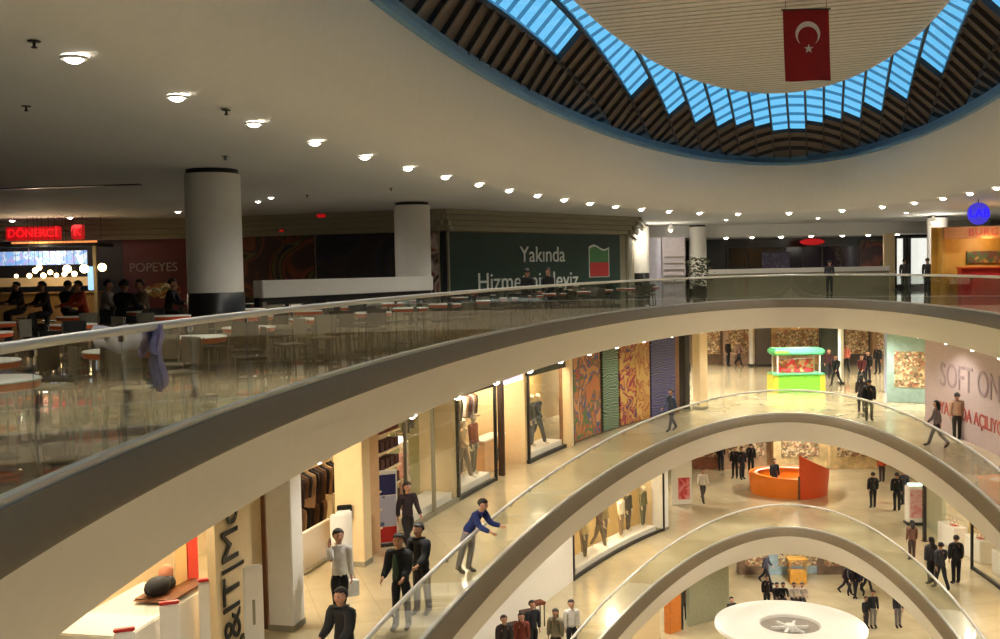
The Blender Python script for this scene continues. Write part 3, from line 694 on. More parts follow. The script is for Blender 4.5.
def build_pose(pose):
    P=POSES[pose]; pel=Vector((0,0,.93)); lean=P['lean']
    tor=lambda v:rotx(v,lean,pel)
    b=Sk(); j={}
    b.add(pel,(.12,.085))
    waist=tor((0,0,1.07)); ch=tor((0,0,1.30)); nk=tor((0,0,1.455)); 
    hl=lean*.35
    def hd(v): return rotx(v,-hl,(0,0,1.48))
    i_w=b.add(waist,(.115,.08),0); i_c=b.add(ch,(.125,.075),i_w); i_n=b.add(nk,.066,i_c)
    H=[(0,-.005,1.50,.060),(0,-.022,1.555,.080),(0,-.012,1.625,.104),(0,.0,1.685,.102),(0,.002,1.735,.066)]
    pi=i_n; hp=[]
    for x,y,z,r in H:
        p=tor(hd((x,y,z))); hp.append(p); pi=b.add(p,r,pi)
    hx=i_n+3
    j['head']=tor(hd((0,-.0,1.645))); j['headrot']=lean-hl
    nose=b.add(tor(hd((0,-.118,1.615))),.015,i_n+3)
    for sx in(-1,1): b.add(tor(hd((sx*.104,.0,1.625))),.016,i_n+3)
    arms=[]
    for s,(af,bend,out) in zip((-1,1),P['arms']):
        sh=tor((s*.185,0,1.40)); d=dirn(af,s*out); el=sh+.285*d
        d2=dirn(af+bend,s*out*.2); wr=el+.25*d2
        cl=b.add(tor((s*.10,0,1.38)),.045,i_c); a=b.add(sh,.046,cl); m_=b.add(sh.lerp(el,.5),.042,a); e=b.add(el,.040,m_); f_=b.add(el.lerp(wr,.35),.042,e); w_=b.add(wr,.027,f_)
        pm=wr+.075*d2; pmi=b.add(pm,.030,w_)
        side=d2.cross(Vector((s,0,0))); side=side.normalized() if side.length>.1 else Vector((0,-1,0))
        cross=side
        for q,(o_,ln) in enumerate(((-.027,.068),(-.009,.08),(.009,.076),(.027,.06))):
            k1=pm+cross*o_+d2*.03; k2=k1+d2*ln*.55-Vector((s*.012,0,0)); k3=k2+d2*ln*.35-Vector((s*.022,0,0))
            x1=b.add(k1,.0095,pmi); x2=b.add(k2,.0088,x1); b.add(k3,.0075,x2)
        t1=wr+.035*d2-cross*.034; x1=b.add(t1,.012,w_); b.add(t1+d2*.04-cross*.022,.009,x1)
        arms.append((tor((s*.10,0,1.40)),sh,el,wr,pm,d2))
    legs=[]
    for s,(lf,kb) in zip((-1,1),P['legs']):
        hip=pel+Vector((s*.092,0,-.03)); kn=hip+.43*dirn(lf,s*.02); an=kn+.42*dirn(lf-kb,0)
        h=b.add(hip,.088,0); m_=b.add(hip.lerp(kn,.5),.072,h); k=b.add(kn,.052,m_); c_=b.add(kn.lerp(an,.35),.054,k); a=b.add(an,.036,c_)
        pitch=0 if lf-kb>-.3 else (lf-kb+.15)
        td=Vector((s*.12,-math.cos(pitch),math.sin(pitch)*1.0)).normalized(); td.z-=.18
        toe=an+td*.16+Vector((0,0,-.03)); b.add(an+Vector((0,.02,-.04)),.028,a); b.add(toe,.018,a)
        legs.append((hip,kn,an,toe))
    low=min(min(l[2].z-.09,l[3].z-.04) for l in legs)
    if pose=='sit': low=min(l[2].z-.09 for l in legs)
    j.update(arms=arms,legs=legs,pel=pel,waist=waist,chest=ch,neck=nk,low=low,tor=tor,hd=hd)
    body=skinned(b.v,b.e,b.r)
    return body,j
def garment_top(j,long=True,coat=False,g=.018):
    s=Sk(); tor=j['tor']
    bot=Vector((0,0,.90 if not coat else .86)); r0=s.add(bot-Vector((0,0,.05)),(.165+g,.13+g)) 
    p1=s.add(j['pel']+Vector((0,0,.05)),(.155+g,.12+g),r0); w_=s.add(j['waist'],(.148+g,.112+g),p1); c=s.add(j['chest'],(.178+g,.125+g),w_); n=s.add(tor((0,0,1.43)),(.1+g),c); s.add(tor((0,.0,1.49)),.078+g*.4,n)
    for cl,sh,el,wr,pm,d2 in j['arms']:
        a=s.add(cl+Vector((0,0,.01)),.095+g*.5,c); b_=s.add(sh+Vector((0,0,.012)),.092+g,a); m_=s.add(sh.lerp(el,.5),.062+g,b_)
        if long: e=s.add(el,.053+g,m_); f_=s.add(el.lerp(wr,.5),.048+g*.8,e); s.add(wr+.01*d2,.042+g*.5,f_)
        else: s.add(sh.lerp(el,.8),.056+g,m_)
    return skinned(s.v,s.e,s.r)
def garment_legs(j,g=.016):
    s=Sk(); r0=s.add(j['pel']+Vector((0,0,.10)),(.14+g,.105+g)); p0=s.add(j['pel'],(.15+g,.115+g),r0)
    for hip,kn,an,toe in j['legs']:
        h=s.add(hip,.098+g,p0); m_=s.add(hip.lerp(kn,.5),.084+g,h); k=s.add(kn,.064+g,m_); c=s.add(kn.lerp(an,.5),.058+g,k); s.add(an+(an-kn)*.08,.052+g,c)
    return skinned(s.v,s.e,s.r)
def shoes(j):
    out=[]
    for hip,kn,an,toe in j['legs']:
        s=Sk(); a=s.add(an+Vector((0,.0,.02)),.052); h=s.add(an+Vector((0,.04,-.045)),.048,a); m_=s.add(an.lerp(toe,.55)+Vector((0,0,-.02)),.055,a); s.add(toe+(toe-an)*.2,(.05,.04),m_)
        out.append(skinned(s.v,s.e,s.r))
    return out
def hair_mesh(j,long=False):
    bm=bmesh.new(); bmesh.ops.create_icosphere(bm,subdivisions=3,radius=.106,matrix=Matrix.Diagonal((.97,1.06,1.04,1)))
    dele=[v for v in bm.verts if (v.co.y<-.02 and v.co.z<.030-(v.co.y+.02)*.28) or (v.co.z<-.05 and not long) or v.co.z<-.085]
    bmesh.ops.delete(bm,geom=dele,context='VERTS')
    if long:
        cyl(bm,(0,.055,-.02),(0,.075,-.26),.085,.06,12)
    r=bmesh.ops.solidify(bm,geom=bm.faces[:],thickness=-.010)
    hp=Vector(j['head'])+Vector((0,.012,.016))
    bmesh.ops.transform(bm,matrix=Matrix.Translation(hp)@Matrix.Rotation(j['headrot'],4,'X'),verts=bm.verts[:])
    me=bpy.data.meshes.new('hair'); bm.to_mesh(me); bm.free(); return me
def eye_mesh(j):
    bm=bmesh.new()
    for s in(-1,1):
        sph(bm,(s*.034,-.092,.0),.013,(1.3,.8,.7),n=8); box(bm,(s*.034,-.098,.022),(.034,.012,.006))
    sph(bm,(0,-.092,-.068),.02,(1.3,.5,.3),n=8)
    bmesh.ops.transform(bm,matrix=Matrix.Translation(j['head'])@Matrix.Rotation(j['headrot'],4,'X'),verts=bm.verts[:])
    me=bpy.data.meshes.new('eyes'); bm.to_mesh(me); bm.free(); return me
LIB={}
def lib(pose):
    if pose not in LIB:
        body,j=build_pose(pose); sh=shoes(j)
        d={'body':body,'top':garment_top(j),'tee':garment_top(j,False),'coat':garment_top(j,True,True,.036),'trousers':garment_legs(j),'shoe0':sh[0],'shoe1':sh[1],'hair':hair_mesh(j),'hairl':hair_mesh(j,True),'eyes':eye_mesh(j),'low':j['low'],'j':j}
        for k,m in d.items():
            if isinstance(m,bpy.types.Mesh):
                m.transform(Matrix.Translation((0,0,-j['low']))); m.materials.clear(); m.materials.append(K['white'])
                m.polygons.foreach_set('use_smooth',[True]*len(m.polygons))
        LIB[pose]=d
    return LIB[pose]
def inst(name,me,m,parent):
    o=bpy.data.objects.new(name,me); C.objects.link(o); o.parent=parent
    o.material_slots[0].link='OBJECT'; o.material_slots[0].material=m; return o
def person(x,y,z,rz,pose,label,top=(40,40,44),legs=(30,30,34),style='top',hair='hair',skin='skin',h=1.75,hairm='hair',group=None,name='person',cat='person',shoe=(28,24,22),sink=0):
    d=lib(pose); t=thing(name,label,cat,(x,y,z-sink),R(rz),group); t.scale=(h/1.78,)*3
    man=name=='mannequin'
    inst('body',d['body'],K['mannequin'] if man else K[skin],t)
    inst({'top':'jumper','tee':'shirt','coat':'coat'}[style],d[style],cloth(top),t)
    inst('trousers',d['trousers'],cloth(legs),t)
    if not man:
        inst('shoe',d['shoe0'],cloth(shoe),t); inst('shoe',d['shoe1'],cloth(shoe),t)
        inst('hair',d[hair],K[hairm],t); inst('eyes',d['eyes'],K['black'],t)
    return t
def on(L,px,py): return at(px,py,LV[L][2])+(LV[L][2],)
def walk_pt(L,px,py,lo=.5,hi=2.5):
    x,y,z=on(L,px,py); t=near_t(L,x,y); o=(Vector((x,y))-pt(L,t)).dot(nrm(L,t))
    if y<46 and L<4:
        q=pt(L,t,max(lo,min(hi,o)))
        return q.x,q.y,z
    return x,y,z
def P(L,px,py,rz,pose,label,**k):
    x,y,z=walk_pt(L,px,py,.36 if pose=='lean' else .5); return person(x,y,z,rz,pose,label,**k)
def bag(parent_xyz,rz,label,rgb=(232,232,228),s=1.0):
    t=thing('shopping_bag',label,'bag',parent_xyz,R(rz))
    def b_(bm):
        box(bm,(0,0,.16*s),(.26*s,.12*s,.32*s),0,.02); 
    part('bag_body',cloth(rgb),t,b_); part('handle',cloth((200,200,196)),t,lambda bm:tube(bm,[(-.06*s,0,.31*s),(-.05*s,0,.42*s),(0,0,.46*s),(.05*s,0,.42*s),(.06*s,0,.31*s)],.006,6)); return t
# --- middle gallery (one floor down), near the railing
wp=P(2,340,624,25,'phone','person in a white shirt and black trousers walking with a phone to the ear',top=(206,202,196),legs=(22,22,24),h=1.80,style='top')
_j=lib('phone')['j']; _m=Matrix.Translation(wp.location)@Matrix.Rotation(wp.rotation_euler[2],4,'Z')@Matrix.Diagonal((wp.scale[0],)*3+(1,)); _q=_m@(Vector(_j['arms'][0][4])+Vector((.03,.02,.03-lib('phone')['low'])))
tp_=thing('phone','dark phone held to the ear of the person in a white shirt','phone',_q,R(25)); part('phone_body',K['black'],tp_,lambda bm:box(bm,(0,0,0),(.012,.07,.145),0,.004)); part('screen',K['darkm'],tp_,lambda bm:box(bm,(.0065,0,0),(.002,.062,.13)))
x,y,z=on(2,352,617); bag((x+.02,y,z+.42),20,'white plastic bag in the hand of the person in a white shirt')
gp=P(2,402,629,-18,'rail','person in a dark jacket over a green shirt standing at the middle railing',top=(34,36,38),legs=(30,30,36),style='coat',h=1.80)
part('green_shirt_front',cloth((62,84,68)),gp,lambda bm:sph(bm,(0,-.135,1.24),.1,(.62,.5,2.5),14)).rotation_euler=(.08,0,0)
P(2,427,614,-35,'rail','person in a black jacket beside the green-shirted one at the middle railing',top=(24,25,30),legs=(34,32,38),style='coat',h=1.78)
P(2,366,701,-30,'rail','dark-clad person at the lower frame edge, only head and shoulders in view',top=(34,32,32),legs=(30,30,30),style='coat',h=1.76)
P(2,474,573,58,'lean','person in a blue jumper and grey trousers leaning over the middle railing',top=(26,44,104),legs=(112,112,118),style='top',h=1.80)
P(2,409,550,30,'walk','long-haired person in a dark patterned top walking past the lamp-lit shop',top=(48,36,44),legs=(24,24,30),hair='hairl',h=1.68)
# --- middle gallery far end and right
P(2,672,431,-60,'stroll','dark-trousered person strolling by the middle railing below the colourful panels',top=(70,80,100),legs=(40,52,74),h=1.7)
P(2,869,421,150,'stand','person in a black coat and olive trousers at the far right middle railing',top=(22,22,24),legs=(86,84,60),style='coat')
P(2,861,412,160,'stand','slim dark person just left of the olive-trousered one at the middle railing',top=(52,44,42),legs=(40,34,36),h=1.66,hair='hairl')
P(2,937,447,-120,'walk','person in a grey top and dark skirt-length coat before the pink hoarding',top=(110,96,96),legs=(34,28,30),hair='hairl',h=1.7)
P(2,957,440,170,'stand','person in a tan jacket and dark trousers before the pink hoarding',top=(186,150,120),legs=(44,40,30))
P(2,1003,508,200,'rail','person in black cut by the right frame edge on the middle gallery',top=(24,22,24),legs=(30,28,30),style='coat')
for px,py,c,l in ((686,388,(20,18,22),'tall black-clad person beside the colourful panels on the middle gallery'),(728,366,(36,26,24),'small dark person in the far left shop area of the middle gallery'),(739,366,(150,120,110),'small person in a pinkish top beside the dark one, far middle gallery'),(829,378,(60,26,28),'person in dark red right of the green kiosk'),(836,386,(22,26,24),'black-clad person right of the green kiosk'),(846,372,(200,110,90),'person in a coral top behind the black-clad ones right of the green kiosk'),(862,386,(88,30,34),'person in a red top amid the dark group, far middle gallery'),(868,382,(20,20,22),'person in black right of the red-topped one, far middle gallery'),(878,374,(26,26,26),'furthest right black-clad person of the far group on the middle gallery'),(760,366,(30,26,26),'dark person standing before the dark column left of the green kiosk')):
    P(2,px,py,random.choice((0,160,40,-50)),random.choice(('stand','stroll','walk')),l,top=c,legs=(28,28,32),style='coat',h=1.72)
# --- lower gallery (two floors down)
P(3,572,655,10,'stand','person in a white jumper at the right of the lower group near the frame bottom',top=(214,206,196),legs=(40,40,48),h=1.72)
P(3,556,664,-20,'stand','person in a greyish olive coat left of the one in a white jumper',top=(128,118,96),legs=(60,54,48),style='coat',h=1.68,hair='hairl')
P(3,533,657,30,'stand','person in a black top in the middle of the lower group',top=(30,28,34),legs=(30,30,30))
P(3,522,668,15,'stand','person in a red-brown coat in the lower group',top=(120,52,36),legs=(50,36,30),style='coat',hair='hairl',h=1.66)
P(3,505,674,20,'stand','person in dark clothes at the left of the lower group',top=(44,36,34),legs=(34,32,32),style='coat')
P(3,703,502,10,'walk','lone person in white walking on the lower gallery left of the orange kiosk',top=(220,210,198),legs=(70,60,56))
P(3,721,470,0,'stand','single dark person standing far behind the one in white, lower gallery',top=(36,30,34),legs=(30,28,30))
for px,py,l in ((735,478,'left person of the black-clad trio above the orange kiosk'),(742,479,'middle person of the black-clad trio above the orange kiosk'),(751,474,'right person of the black-clad trio above the orange kiosk')):
    P(3,px,py,random.choice((20,-30,170)),'stand',l,top=(26,24,30),legs=(24,24,28),style='coat',h=1.78)
P(3,873,508,180,'stand','person all in black standing right of the orange kiosk',top=(26,26,26),legs=(24,24,24),style='coat')
P(3,882,482,180,'stand','person in an orange top behind the one all in black, lower gallery',top=(206,84,40),legs=(60,40,40),h=1.7)
P(3,897,511,170,'stand','person in a long black coat beside the white promotion stand',top=(20,20,24),legs=(24,24,26),style='coat',h=1.85)
P(3,904,505,190,'stand','person in dark grey partly behind the white promotion stand',top=(44,42,48),legs=(30,30,32),style='coat')
P(3,931,584,200,'stand','big-haired person in a dark grey coat at the lower right railing',top=(66,62,66),legs=(44,42,46),style='coat',hair='hairl')
P(3,941,590,190,'stroll','charcoal-coated person in the middle of the trio at the lower right railing',top=(48,46,50),legs=(34,32,36),style='coat')
P(3,956,584,180,'stand','person in black at the right of the trio near the lower right railing',top=(26,24,26),legs=(22,22,24),style='coat',h=1.82)
P(3,912,560,185,'stand','person in a brown top left of the trio at the lower right railing',top=(120,84,66),legs=(80,60,50),h=1.6,hair='hairl')
# --- ground floor
P(4,873,627,0,'stand','person in pale trousers, left of the pair right of the round canopy',top=(34,34,40),legs=(128,120,112))
P(4,898,627,5,'stand','person in grey trousers, right of the pair right of the round canopy',top=(44,44,54),legs=(118,112,110))
P(4,732,634,20,'stand','person in dark clothes just left of the round canopy',top=(30,30,34),legs=(40,40,44))
P(4,866,628,20,'stand','small dark-clad person close behind the right rim of the round canopy',top=(38,34,38),legs=(60,56,60),h=1.5,skin='skin_dark')
for px,py,c,l in ((767,610,(28,26,30),'tall dark person at the left end of the seated row on the ground floor'),(766,583,(60,58,70),'person in slate grey below the far ground-floor shop'),(846,594,(60,40,44),'left person of the dark cluster on the ground floor'),(852,597,(34,28,38),'middle person of the dark cluster on the ground floor'),(859,597,(30,30,44),'person with a bag in the dark cluster on the ground floor'),(867,592,(70,66,74),'right person of the dark cluster on the ground floor'),(693,612,(112,104,84),'person in olive walking past the ground-floor shop on the left'),(684,620,(96,88,72),'person in dull brown nearest the ground-floor shop on the left'),(822,572,(34,28,28),'lone dark figure before the far right ground-floor shop')):
    P(4,px,py,random.choice((0,160,60,-40)),random.choice(('stand','stroll','walk')),l,top=c,legs=(36,34,38),style='coat')
for k,(px,c,l) in enumerate(((776,(50,40,44),'first seated person in dark clothes behind the round canopy'),(783,(30,28,30),'second seated person in black behind the round canopy'),(793,(214,206,196),'first seated person in white behind the round canopy'),(802,(206,196,190),'second seated person in white behind the round canopy'))):
    x,y,z=on(4,px,609); person(x,y,z,10-20*(k%2),'sit',l,top=c,legs=(60,56,60))
    t=thing('stool','round stool under a seated person behind the round canopy','stool',(x,y+.05,z),0,'stools behind the round canopy'); part('seat',K['wood'],t,lambda bm:lathe(bm,[(0,.36),(.19,.36),(.19,.40),(0,.40)],18)); part('leg',K['chrome'],t,lambda bm:(cyl(bm,(0,0,0),(0,0,.37),.03,n=8),lathe(bm,[(0,0),(.17,0),(.17,.02),(0,.03)],16)))
# --- food court guests
def sitter(x,y,rz,label,**k):
    person(x,y,0,rz,'sit',label,**k)
put_chair(-3.62,9.95,R(185),1,'pale cafe chair under the white and lilac jacket just behind the rail',None)
jk=thing('jacket','white and lilac jacket bundled over a chair back just behind the rail at left','jacket',(-3.52,9.75,.80))
def bundle(bm,c,s_,n=10,seed=1):
    r_=random.Random(seed)
    bmesh.ops.create_icosphere(bm,subdivisions=3,radius=1,matrix=Matrix.Translation(c)@Matrix.Diagonal((s_[0],s_[1],s_[2],1)))
    for v in bm.verts:
        f=1+.12*math.sin(v.co.x*23+seed)+.08*math.sin(v.co.z*31+v.co.y*17); v.co=Vector(c)+(v.co-Vector(c))*f
def drape(bm,x0,x1,z0,z1,y,seed):
    n,m=14,10; r_=random.Random(seed); G=[]
    for sd in(1,-1):
        g=[]
        for k in range(m+1):
            f=k/m; row=[]
            for i in range(n+1):
                h=i/n; x=x0+(x1-x0)*h; th=.05*math.sin(PI*min(1,max(0,f))**.6)+.015+.018*math.sin(9*h*PI*.5+seed+2*f)
                zb=z0+.03*math.sin(7*h+seed); row.append(bm.verts.new((x+.02*math.sin(f*5+seed),y-sd*th,zb+(z1-zb)*f+.012*math.sin(11*h+seed))))
            g.append(row)
        G.append(g)
        for k in range(m):
            for i in range(n): bm.faces.new((g[k][i],g[k][i+1],g[k+1][i+1],g[k+1][i]))
    A,B=G
    for k in range(m):
        for i in (0,n): bm.faces.new((A[k][i],A[k+1][i],B[k+1][i],B[k][i]))
    for i in range(n):
        for k in (0,m): bm.faces.new((A[k][i],A[k][i+1],B[k][i+1],B[k][i]))
part('white_body',cloth((214,212,220)),jk,lambda bm:drape(bm,-.36,.12,.04,.28,0,1))
part('lilac_sleeve',cloth((150,146,196)),jk,lambda bm:drape(bm,.08,.27,.0,.28,-.01,4))
part('striped_cuff',cloth((96,92,160)),jk,lambda bm:drape(bm,.13,.16,.05,.27,-.07,4))
part('hanging_tail',cloth((160,154,180)),jk,lambda bm:drape(bm,.17,.28,-.34,.06,.03,7))
part('dark_patch',K['black'],jk,lambda bm:sph(bm,(-.22,-.075,.17),.03,(1,.4,1),10))
for px,D,c,l in ((22,31,(30,26,26),'dark seated diner furthest left under the kiosk lights'),(48,28,(44,30,30),'seated diner in brown below the menu boards'),(66,29,(24,22,24),'seated diner in black below the menu boards'),(84,27,(190,70,40),'seated diner in orange before the kiosk'),(104,26,(150,140,130),'seated diner in pale grey before the kiosk'),(122,24,(20,20,22),'seated diner in black at the left of the maroon hoarding'),(146,25,(120,100,80),'seated diner in a tan top below the maroon hoarding'),(168,27,(34,30,34),'seated diner in charcoal below the maroon hoarding')):
    person(atD(px,D),D,0,random.choice((40,-40,170,90)),'sit' if px!=104 else 'sit',l,top=c,legs=(36,34,38),h=1.85)
    t=thing('stool','plain dark stool under a seated diner at far left','stool',(atD(px,D),D+.02,0),0,'stools of the diners at far left'); part('seat',K['black'],t,lambda bm:lathe(bm,[(0,.37),(.19,.37),(.19,.41),(0,.41)],18)); part('leg',K['chrome'],t,lambda bm:(cyl(bm,(0,0,0),(0,0,.38),.03,n=8),lathe(bm,[(0,0),(.17,0),(.17,.02),(0,.03)],16)))
for px,D,c,l in ((830,54,(40,40,44),'standing diner before the far parapet'),(928,50,(30,28,30),'dark standing diner left of the white column at right'),(905,54,(44,40,40),'dark standing person before the bright doorway'),(528,32,(26,26,28),'dark-haired person passing before the green banner'),(549,34,(30,28,28),'second dark-haired person passing before the green banner')):
    person(atD(px,D),D,0,random.choice((20,-40,150)),'stand',l,top=c,legs=(30,30,34),h=1.55 if px in(528,549) else 1.7)

# ================================================================ middle and lower galleries: shops
FO=3.05      # facade line: metres outside the void edge
def tp(L,px,py): x,y=at(px,py,LV[L][2]); return near_t(L,x,y)
ZC=3.88
def facade(L,t0,t1,name,label,cat,m,off=FO,z0=0,z1=ZC,th=.15,structk=False):
    bm=strip(L,t0,t1,off,th,z0,z1)
    if structk: return struct(name,bm,m)
    return tag(link(name,bm,m),label,cat)
def curve_thing(L,t,off,name,label,cat,group=None,dz=0):
    p=pt(L,t,off); return thing(name,label,cat,(p.x,p.y,LV[L][2]+dz),yaw_in(L,t),group)
def sub(root,bm): bmesh.ops.transform(bm,matrix=root_inv(root),verts=bm.verts[:]); return bm
def root_inv(root): return (Matrix.Translation(root.location)@Matrix.Rotation(root.rotation_euler[2],4,'Z')).inverted()
WALLC={2:K['cream_wall'],3:K['cream_wall'],4:K['cream_wall']}
# marks along the left facade of the middle gallery (t decreasing = towards the far end)
T={k:tp(2,px,py) for k,(px,py) in dict(a=(258,650),b=(298,620),c=(330,585),d=(350,562),e=(397,532),f=(456,501),g=(501,480.5),h=(529,463.6),i=(570,446.8),j=(640,420),k=(690,401)).items()}
# interior: shop back wall and side walls
struct('wall_left',strip(2,T['a']+.35,T['j'],FO+4.2,.15,0,ZC),K['cream_wall'])
def radial(L,t,o0,o1,z0=0,z1=ZC,th=.15):
    p=pt(L,t,o0); q=pt(L,t,o1); bm=bmesh.new(); m=(p+q)/2; d=q-p
    box(bm,(m.x,m.y,LV[L][2]+(z0+z1)/2),(d.length,th,z1-z0),math.atan2(d.y,d.x)); return bm
for k in ('f','h'): struct('wall_partition'+('' if k=='f' else '.001'),radial(2,T[k],FO+.1,FO+4.2),K['cream_wall'],False)
def pillar(L,t,off,w_,dd,label,m=K['white']):
    r=curve_thing(L,t,off+dd/2,'pillar',label,'pillar'); part('shaft',m,r,lambda bm:box(bm,(0,0,ZC/2),(w_,dd,ZC-.02),0,.015)); part('skirting',K['bulk'],r,lambda bm:box(bm,(0,0,.06),(w_+.03,dd+.03,.12),0,.005)); return r
tp2=tp(2,282,626)
pillar(2,tp2,FO-.5,.5,.5,'broad square white pillar right of the vertical lettering, middle gallery')
pillar(2,tp(2,340,563),FO-.2,.45,.7,'slim square cream pillar right of the dark clothes display',K['cream_wall'])
# wall with vertical lettering (shop left of pillar)
tw0,tw1=near_t(2,-5.30,17.3),near_t(2,-4.56,18.95)
lw=facade(2,tw0,tw1,'shop_wall','cream shop wall carrying large vertical black lettering','wall panel',K['cream_wall'],off=FO+.1)
me=text_mesh('g&lT|Mode',.86,.01,spacing=.95)
tl=(tw0*.72+tw1*.28); r=curve_thing(2,tl,FO+.06,'wall_lettering','large black vertical lettering on the cream wall left of the broad white pillar','lettering')
o=linkme('letters',me,K['black'],r,False); o.rotation_euler=(PI/2,-PI/2,0); o.location=(0,0,1.75)
r=curve_thing(2,(tw1),FO+.06,'wall_strip','thin brown upright strip left of the broad white pillar','trim strip'); part('strip',K['wood'],r,lambda bm:box(bm,(0,0,ZC/2),(.07,.08,ZC-.05)),smooth=False)
# white display block with anti-theft posts (bottom left)
def block(px,py,label,name='display_block'):
    pass
x,y,z=on(2,150,700)
tb=near_t(2,-6.3,16.7)
r=curve_thing(2,tb,FO+1.15,'display_block','large plain white display block at the bottom left of the shop','display stand')
part('block',K['bright_white'],r,lambda bm:box(bm,(0,0,.62),(2.6,1.3,1.24),0,.02)); part('glass_top',K['shopglass'],r,lambda bm:box(bm,(.4,0,1.27),(1.6,1.2,.03)))
part('plinth',K['bulk'],r,lambda bm:box(bm,(0,0,.03),(2.5,1.2,.06)))
gl=curve_thing(2,near_t(2,-6.1,17.3),FO+1.0,'clothes_pile','heap of black and tan bags on top of the white display block','clothes',dz=1.29)
part('black_bag',cloth((20,18,20)),gl,lambda bm:(sph(bm,(-.2,0,.16),.22,(1.3,.9,.75),14),sph(bm,(.1,0,.12),.16,(1.2,.9,.8),12))); part('tan_cloth',cloth((170,110,80)),gl,lambda bm:sph(bm,(.3,.1,.2),.2,(.9,.8,1.0),12)); part('flat_trays',K['wood'],gl,lambda bm:[box(bm,(.1,-.1,.012+.02*i),(1.3-.1*i,.7,.012)) for i in range(2)],smooth=False)
r=curve_thing(2,near_t(2,-5.6,17.9),FO+.9,'wall_poster','red and cream upright poster behind the white display block','poster',dz=1.25)
part('red_board',K['red'],r,lambda bm:box(bm,(.12,0,.55),(.35,.04,1.1)),smooth=False); part('cream_board',K['cream_wall'],r,lambda bm:box(bm,(-.25,.02,.5),(.4,.04,1.0)),smooth=False)
for px,py,l in ((124,629,'leftmost white anti-theft post with a red cap before the display block'),(169,602,'middle white anti-theft post with a red cap before the display block'),(207,579,'third white anti-theft post with a red cap, left of the lettered wall')):
    x,y=at(px,py,LV[2][2]+1.5); z=LV[2][2]; tt=near_t(2,x,y); r=thing('anti_theft_post',l,'security gate',(x,y,z),R(20),'anti-theft posts with red caps')
    pn_=part('panel',K['white'],r,lambda bm:box(bm,(0,0,.74),(.30,.09,1.46),0,.03)); part('red_cap',K['red'],pn_,lambda bm:box(bm,(0,0,1.49),(.31,.10,.05),0,.015)); part('base',K['bulk'],r,lambda bm:box(bm,(0,0,.02),(.36,.2,.04),0,.01))
for px,py,l in ((241,640,'white anti-theft post standing before the vertical lettering'),(306,600,'tall white anti-theft post right of the broad white pillar'),(334,578,'white anti-theft post beside the slim cream pillar')):
    x,y=at(px,{241:565,306:512,334:510}[px],LV[2][2]+1.58); z=LV[2][2]; tt=near_t(2,x,y); _p=pt(2,tt,min(off_of(2,x,y),2.8)); r=thing('anti_theft_post',l,'security gate',(_p.x,_p.y,z),R(18))
    part('panel',K['white'],r,lambda bm:box(bm,(0,0,.8),(.34,.09,1.56),0,.03)); part('logo_mark',K['bulk'],r,lambda bm:box(bm,(0,-.05,.75),(.05,.01,.45),0,.004)); part('base',K['bulk'],r,lambda bm:box(bm,(0,0,.02),(.4,.2,.04),0,.01))
# clothes racks
def rack(L,t,off,label,cols,n=9,w_=1.5,h=1.5,dz=0,two=False,dark=True):
    r=curve_thing(L,t,off,'clothes_rack',label,'clothes rack',dz=dz)
    part('frame',K['chrome'],r,lambda bm:(cyl(bm,(-w_/2,0,0),(-w_/2,0,h),.018,n=8),cyl(bm,(w_/2,0,0),(w_/2,0,h),.018,n=8),cyl(bm,(-w_/2,0,h),(w_/2,0,h),.018,n=8),box(bm,(-w_/2,0,.015),(.05,.5,.03)),box(bm,(w_/2,0,.015),(.05,.5,.03))))
    for i in range(n):
        c=cols[i%len(cols)]; xx=-w_/2+.1+(w_-.2)*i/(n-1); ln=random.uniform(.65,.95)
        def g(bm):
            v=[(-.02,h-.06),(.05,h-.10),(.22,h-.17),(.24,h-.3),(.19,h-ln),(-.19,h-ln),(-.24,h-.3),(-.22,h-.17),(-.05,h-.10)]
            f=[bm.verts.new((xx-.025,a,b_)) for a,b_ in v]; q=[bm.verts.new((xx+.025,a,b_)) for a,b_ in v]
            bm.faces.new(f); bm.faces.new(q[::-1])
            for k in range(len(v)): bm.faces.new((f[k],f[(k+1)%len(v)],q[(k+1)%len(v)],q[k]))
        part('garment',cloth(c),r,g,smooth=False)
    return r
DK=[(24,18,18),(48,30,24),(90,60,40),(30,24,26),(150,120,90)]
_t=near_t(2,-4.55,24.0); _o=off_of(2,-4.55,24.0)
rack(2,_t,_o,'tall rack of dark and tan clothes right of the broad white pillar',DK,12,2.2,2.15)
rack(2,_t,_o+.35,'low rack of dark clothes behind the tall rack',DK,10,2.2,1.25)
bb=curve_thing(2,near_t(2,-4.35,23.2),off_of(2,-4.35,23.2),'low_partition','low white partition below the dark clothes display','low wall'); part('panel',K['bright_white'],bb,lambda bm:box(bm,(0,0,.45),(1.6,.1,.9),0,.01)); part('foot',K['bulk'],bb,lambda bm:box(bm,(0,0,.03),(1.6,.3,.06)))
x,y,z=on(2,346,568); r=thing('card_terminal','black square screen on a slim stand beside the cream pillar','screen',(x,y,z),R(15))
part('screen',K['black'],r,lambda bm:box(bm,(0,0,1.28),(.34,.08,.34),0,.02)); part('stand',K['cream_wall'],r,lambda bm:(box(bm,(0,0,.55),(.1,.08,1.1),0,.01),box(bm,(0,0,.02),(.3,.25,.04))))
